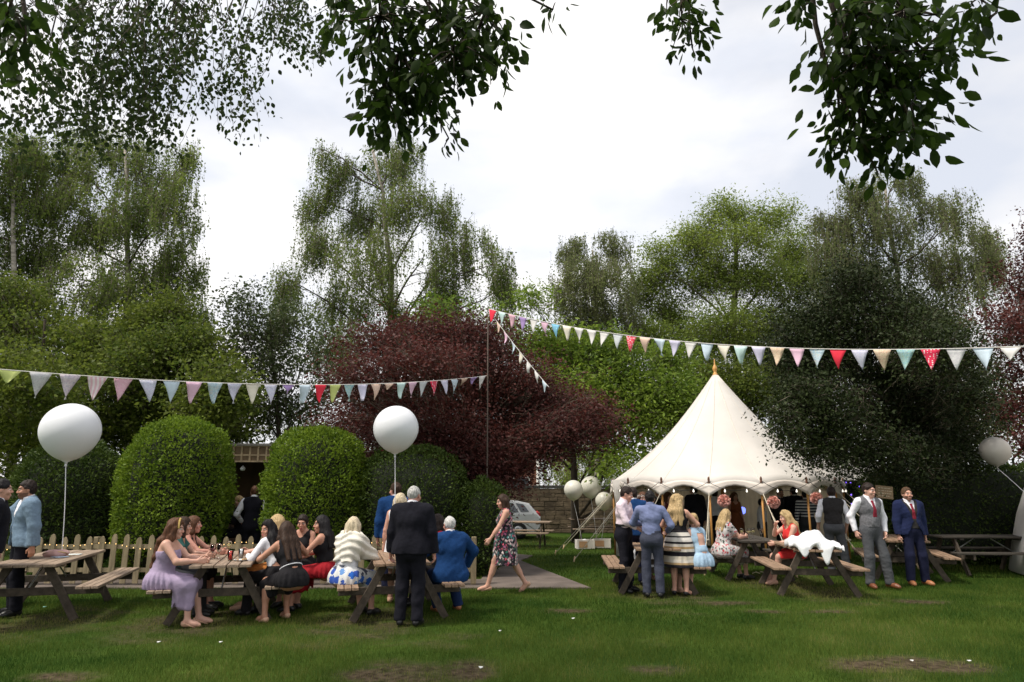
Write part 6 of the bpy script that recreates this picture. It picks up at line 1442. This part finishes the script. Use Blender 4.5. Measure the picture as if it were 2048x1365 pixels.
# ---- guests in the shade of the tent
for i, (px, Y, hd, sx, H, wr, hr, lb) in enumerate([
    (1390, 18.3, 200, 'm', 1.84, suit(BLK, BLK), ('short', 'dark'), 'tall man in a black suit standing inside the tent behind the striped dress'),
    (1430, 18.6, 150, 'm', 1.74, (('trousers', BLK), ('shoes', BLKL), ('shirt', GREYS)), ('short', 'dark'), 'man in a pale grey shirt inside the tent beside the amber pole'),
    (1335, 18.4, 30, 'f', 1.66, (('dress', cotton('plum', (.10, .02, .03)), dict(len=.55, flare=.24)), ('shoes', BLKL)), ('wavy', 'auburn'), 'woman in a plum dress inside the tent behind the blue shirted man'),
    (1318, 19.0, 340, 'm', 1.76, suit(CHAR, CHAR), ('short', 'brown'), 'man in a charcoal suit deep inside the tent behind the flower crown'),
    (1468, 19.4, 20, 'f', 1.66, (('dress', cotton('rust', (.22, .07, .03)), dict(len=.55, flare=.24)), ('shoes', BLKL)), ('long', 'auburn'), 'woman in a rust dress inside the tent above the floral dress'),
    (1521, 18.0, 60, 'm', 1.50, (('trousers', CHAR), ('shoes', BLKL), ('shirt', GREYS)), ('short', 'black'), 'short dark haired boy in a grey shirt inside the tent'),
    (1590, 18.4, 190, 'm', 1.80, suit(BLK, BLK), ('short', 'dark'), 'man in black with his back turned inside the tent, near the last rope'),
    (1612, 17.6, 170, 'm', 1.72, (('trousers', CHAR), ('shoes', BLKL), ('shirt', patmat('striped_shirt', (1, 1, 1), [(0, (.02, .02, .04)), (.55, (.5, .5, .5))], 14, kind='stripe_z'))), ('short', 'black'), 'man in a banded dark shirt inside the tent edge'),
    (1560, 19.6, 10, 'm', 1.76, suit(CHAR, BLK), ('short', 'brown'), 'man in a dark suit at the back of the tent behind the woman in red')]):
    person(lb, P(px, 1000, Y) * [1, 1, 0], hd, sx, H, wear=wr, hair=hr, seed=50 + i, h=.018, head_h=.008, group='guests in the shade of the tent', build=1.04)
# ================================================================ small things on tables and grass
GL = glassmat('clear_glass'); 
def wine_glass(key, x, y, wine=None, label='', group='glasses on the tables'):
    p = tl(key, x, y, .756); t = thing('wine_glass', label, 'wine glass', p, 0, group)
    mb = MB(); mb.lathe([(.033, 0), (.033, .003), (.005, .008), (.004, .08), (.008, .09), (.03, .115), (.038, .145), (.036, .175), (.031, .2), (.029, .2), (.034, .175), (.036, .145), (.028, .117), (.002, .096)], n=18); mb.build('bowl', GL, t, True)
    if wine:
        mb = MB(); mb.lathe([(.002, .098), (.026, .119), (.0345, .142), (.034, .15), (.001, .15)], n=18); mb.build('wine', wine, t, True)
def tumbler(key, x, y, m, label, h=.13, r_=.04, fill=.8):
    p = tl(key, x, y, .756); t = thing('pint_glass', label, 'glass', p, 0, 'glasses on the tables')
    mb = MB(); mb.lathe([(r_ * .75, 0), (r_, h), (r_ * .94, h), (r_ * .7, .008), (.001, .008)], n=18); mb.build('glass_wall', GL, t, True)
    mb = MB(); mb.lathe([(.001, .010), (r_ * .69, .010), (r_ * (.70 + .22 * fill), h * fill), (.001, h * fill)], n=18); mb.build('drink', m, t, True)
WINE = mat('white_wine', (.62, .55, .25), .15, .02, 3, spec=.6); RED = mat('red_wine', (.14, .008, .015), .15, .02, 3, spec=.6); BEER = mat('amber_beer', (.55, .26, .03), .15, .05, 3, spec=.5); JUICE = mat('red_drink', (.42, .03, .02), .15, .05, 3, spec=.5)
for i, (x, y, w_, lb) in enumerate([(-.20, -.30, RED, 'glass of red wine by the lilac dressed woman'), (-.12, -.22, None, 'clear stemmed glass behind the red wine'), (-.16, -.05, WINE, 'stemmed glass at the middle of the women\'s table'), (-.05, .34, WINE, 'stemmed glass standing apart towards the far end of the women\'s table'), (-.24, -.12, None, 'empty stemmed glass closest to the left bench of the women\'s table')]): wine_glass('T2', x, y, w_, lb)
tumbler('T2', .06, -.52, JUICE, 'short glass of red drink beside the white plate')
tumbler('T2', .17, -.22, mat('water', (.6, .62, .64), .1, .02, 3), 'glass of water behind the white plate')
for i, (x, y, w_, lb) in enumerate([(-.20, -.35, WINE, 'white wine glass nearest the floral dress'), (-.08, -.45, WINE, 'white wine glass in the middle of the tent side table'), (.04, -.30, WINE, 'white wine glass behind the middle one on the tent side table'), (.14, -.5, None, 'empty wine glass nearest the woman in red')]): wine_glass('T5', x, y, w_, lb)
wine_glass('T3', -.15, -.62, None, 'stemmed glass beside the cream shawl'); wine_glass('T4', -.1, -.6, RED, 'red wine glass below the pink shirt'); wine_glass('T4', .02, -.4, None, 'empty glass below the blue shirt')
tumbler('T6', -.27, -.82, BEER, 'pint of amber beer next to the white jacket', .14, .045)
t = thing('plate', 'white plate with crumbs on the women\'s table', 'plate', tl('T2', .22, -.58, .756)); mb = MB(); mb.lathe([(.001, .004), (.07, .004), (.11, .016), (.112, .019), (.072, .009), (.001, .008)], n=26); mb.build('dish', mat('white_china', (.72, .72, .70), .25, .02, 3), t, True)
mb = MB(); rg = random.Random(2)
for i in range(5): mb.box((rg.uniform(-.05, .05), rg.uniform(-.05, .05), .018), (.03, .02, .016), None, .005)
mb.build('crumb', mat('cake', (.42, .26, .12), .9, .2, 20), t)
# pink clutch bag and papers on the empty table
p = tl('T1', .06, -.02, .756); t = thing('clutch_bag', 'crumpled dusty pink clutch bag on the empty table', 'bag', p, R(20))
f_ = lambda q: np.maximum(ell(q, np.array([0, 0, .045]), np.eye(3), np.array([.17, .10, .055])), -q[:, 2]) + .014 * sines(q, 7, 3) + .007 * sines(q, 16, 4)
V, Q = mesh_sdf(f_, [-.22, -.16, -.02], [.22, .16, .14], .01); link('pouch', np_mesh('pouch', V, Q, True), mat('dusty_pink', (.50, .30, .27), .6, .15, 12), t)
mb = MB(); mb.tube([(-.15, -.06, .05), (-.05, -.085, .075), (.08, -.08, .07), (.15, -.05, .045)], .007, 6); mb.build('frame_clasp', mat('gold_clasp', (.5, .36, .14), .3, .1, 4, metal=.8), t, True)
for i, (x, y, r_, lb) in enumerate([(.2, .25, 12, 'white paper sheet flat on the empty table'), (.14, -.12, -30, 'pale blue card under the balloon string')]):
    mb = MB(); mb.box((0, 0, .0035), (.21, .15, .006), None, .001); o = mb.build('paper_sheet', mat('paper_%d' % i, [(.66, .70, .68), (.42, .52, .62)][i], .9, .05, 4)); o.location = tuple(tl('T1', x, y, .757)); o.rotation_euler = (0, 0, R(r_)); tag(o, lb, 'paper')
# the white jacket thrown over the beer table
def jacket():
    c = tl('T6', .02, -.62, .756); t = thing('white_jacket', 'white jacket thrown in folds over the table corner', 'jacket', c, TABLES['T6'][1])
    n, m_ = 46, 40; V = []; Q = []
    for j in range(m_):
        for i in range(n):
            u, v = i / (n - 1) - .5, j / (m_ - 1) - .5; x, y = u * .72, v * .8 - .02
            z = .085 + .055 * math.sin(u * 8 + v * 4) * math.cos(v * 6 - u * 3) + .022 * math.sin(u * 19 - v * 9) + .012 * math.sin(u * 33 + v * 21) + .19 * math.exp(-((u + .05) ** 2 + (v - .1) ** 2) * 14)
            ed = max(0, -y - .36 + .05 * math.sin(u * 14)); zz = max(z * (1 - min(1, ed * 3)), .012)
            if ed > 0: y = -.37 - .03 * math.sin(u * 12) - ed * .12; zz = .02 - ed * (1.0 + 2.4 * math.exp(-(u - .07) ** 2 * 60) + 1.2 * math.exp(-(u + .42) ** 2 * 60)) * .8 + .03
            ex = abs(x) - .32
            if x < -.32 and ed <= 0: zz = zz - (ex) * 2.2; x = -.37 - ex * .2 - .02 * math.sin(v * 15)
            V.append((x, y, zz))
    for j in range(m_ - 1):
        for i in range(n - 1): Q.append((j * n + i, j * n + i + 1, (j + 1) * n + i + 1, (j + 1) * n + i))
    o = link('cloth', np_mesh('cloth', V, Q, True), mat('white_linen', (.74, .75, .76), .9, .04, 8, .2, 60), t); s_ = o.modifiers.new('thick', 'SOLIDIFY'); s_.thickness = .01
jacket()
t = thing('drink_can', 'small red can beside the white jacket', 'can', tl('T6', .26, -.5, .756)); mb = MB(); mb.lathe([(.025, 0), (.033, .008), (.033, .105), (.027, .118), (.001, .118)], n=18); mb.build('can_wall', mat('can_red', (.5, .04, .05), .3, .1, 4, metal=.3), t, True)
mb = MB(); mb.lathe([(.026, .1185), (.026, .122), (.001, .1225)], n=16); mb.build('lid', GALV, t, True)
# shoes left under the beer table, a ribbon in the grass, litter
for i, (px, py) in enumerate([(1632, 1146), (1645, 1145)]):
    c = G(px, py); t = thing('shoe', ['pink shoe lying in the grass under the jacket table', 'second pink shoe lying just behind the first'][i], 'shoe', c, R(30 + 40 * i), 'pink shoes left in the grass')
    fs = lambda q: smin(rc(q, np.array([0, .07, .03]), np.array([0, -.03, .02]), .028, .03), rc(q, np.array([0, -.03, .02]), np.array([0, -.10, .016]), .03, .018), .02)
    V, Q = mesh_sdf(lambda q: np.maximum(fs(q), -rc(q, np.array([0, .07, .065]), np.array([0, -.04, .055]), .03, .03)), [-.06, -.15, -.02], [.06, .13, .08], .007); link('upper', np_mesh('upper', V, Q, True), mat('pink_satin', (.55, .24, .24), .5, .1, 8), t)
    mb = MB(); mb.tube([(0, .085, .03), (0, .095, .0)], [.014, .008], 8); mb.build('heel', MATS['pink_satin'], t, True)
c = G(1522, 1152); t = thing('ribbon', 'loose cream ribbon curling on the grass before the tent tables', 'ribbon', c)
V = []; Q = []
for i in range(60):
    u = i / 59; x = -.16 + u * .34 + .03 * math.sin(u * 21); z = .035 + .04 * abs(math.sin(u * 9)); y = .05 * math.cos(u * 16)
    V += [(x, y - .012, z), (x + .01, y + .012, z + .012)]
for i in range(59): Q.append((2 * i, 2 * i + 1, 2 * i + 3, 2 * i + 2))
o = link('strip', np_mesh('strip', V, Q, True), mat('cream_ribbon', (.66, .58, .38), .6, .1, 8), t); o.modifiers.new('thick', 'SOLIDIFY').thickness = .002
mb = MB(); mb.lathe([(.001, 0), (.035, .02), (.045, .05), (.03, .08), (.001, .09)], (.17, 0, 0), 12); mb.build('rosette', mat('peach_tissue', (.62, .40, .30), .9, .2, 20), t, True)
for i, (px, py, lb) in enumerate([(317, 1290, 'white scrap of litter in the grass before the lilac dressed woman'), (441, 1290, 'torn white scrap in the grass before the women\'s table'), (1146, 1242, 'tiny white petal in the open grass'), (1825, 1328, 'white scrap lying on the bare earth patch'), (1938, 1328, 'white scrap at the edge of the bare earth patch'), (962, 1342, 'white petal on worn earth at the picture bottom'), (88, 1219, 'pale green scrap under the empty table'), (1000, 1267, 'lone petal in the grass before the suited man')]):
    rg = random.Random(i); mb = MB(); a = [rg.uniform(.012, .026) for _ in range(7)]
    mb.prism([(a[k] * math.cos(k * .9) * (1.6 if i == 6 else 1), a[k] * math.sin(k * .9)) for k in range(7)], .012, .018, lambda x, y, z: (x, y, z + .4 * abs(x) + .012)); o = mb.build('litter_scrap', mat('scrap_%s' % (i == 6), (.7, .7, .68) if i != 6 else (.25, .5, .42), .9, .05, 5)); o.location = tuple(G(px, py)); tag(o, lb, 'litter', 'scraps of litter on the lawn')
# flower crown of the bride-like guest
wc = world_of(fc_, fc_.hc + fc_.Rh @ np.array([0, .005, .062])); t = thing('flower_crown', 'crown of pale flowers on the auburn haired woman', 'flower crown', wc); r_ = np.random.default_rng(3); mbL = []; 
for k in range(22):
    a = 2 * math.pi * k / 22; u = unit(r_.normal(size=(7, 3))); q = np.array([.098 * math.cos(a), .113 * math.sin(a), 0]) + r_.normal(size=3) * .006
    mbL.append(leaves(np.tile(q, (7, 1)), u, .03, .026, r_))
V = np.concatenate(mbL); link('blossom', np_mesh('blossom', V, quads(len(V) // 4)), mat('pale_petals', (.70, .60, .56), .9, .15, 20), t)
mb = MB(); mb.tube([(.095 * math.cos(a), .11 * math.sin(a), 0) for a in np.linspace(0, 2 * math.pi, 24)], .006, 5); mb.build('wreath', mat('wreath_green', (.05, .09, .03), .9, .2, 9), t, True)
# bench chair behind the fence
c = P(487, 1000, 15.6); t = thing('garden_bench', 'dark garden bench with a pale post behind the picket fence', 'bench', (c[0], 15.7, 0), R(30)); dk = mat('bench_dark', (.04, .03, .025), .8, .2, 5)
mb = MB()
for i in range(4): mb.box((0, -.15 + i * .11, .70), (1.2, .09, .03), None, .005)
mb.build('seat', dk, t)
mb = MB(); mb.box((0, .3, 1.25), (1.2, .03, .07)); mb.box((0, .3, .85), (1.2, .03, .06))
for i in range(11): mb.box((-.55 + i * .11, .3, 1.05), (.035, .02, .36))
mb.build('backrest', dk, t)
for x in (-.56, .56):
    for y in (-.18, .3): mb = MB(); mb.box((x, y, .35 if y < 0 else .64), (.05, .05, .70 if y < 0 else 1.28)); mb.build('leg', dk, t)
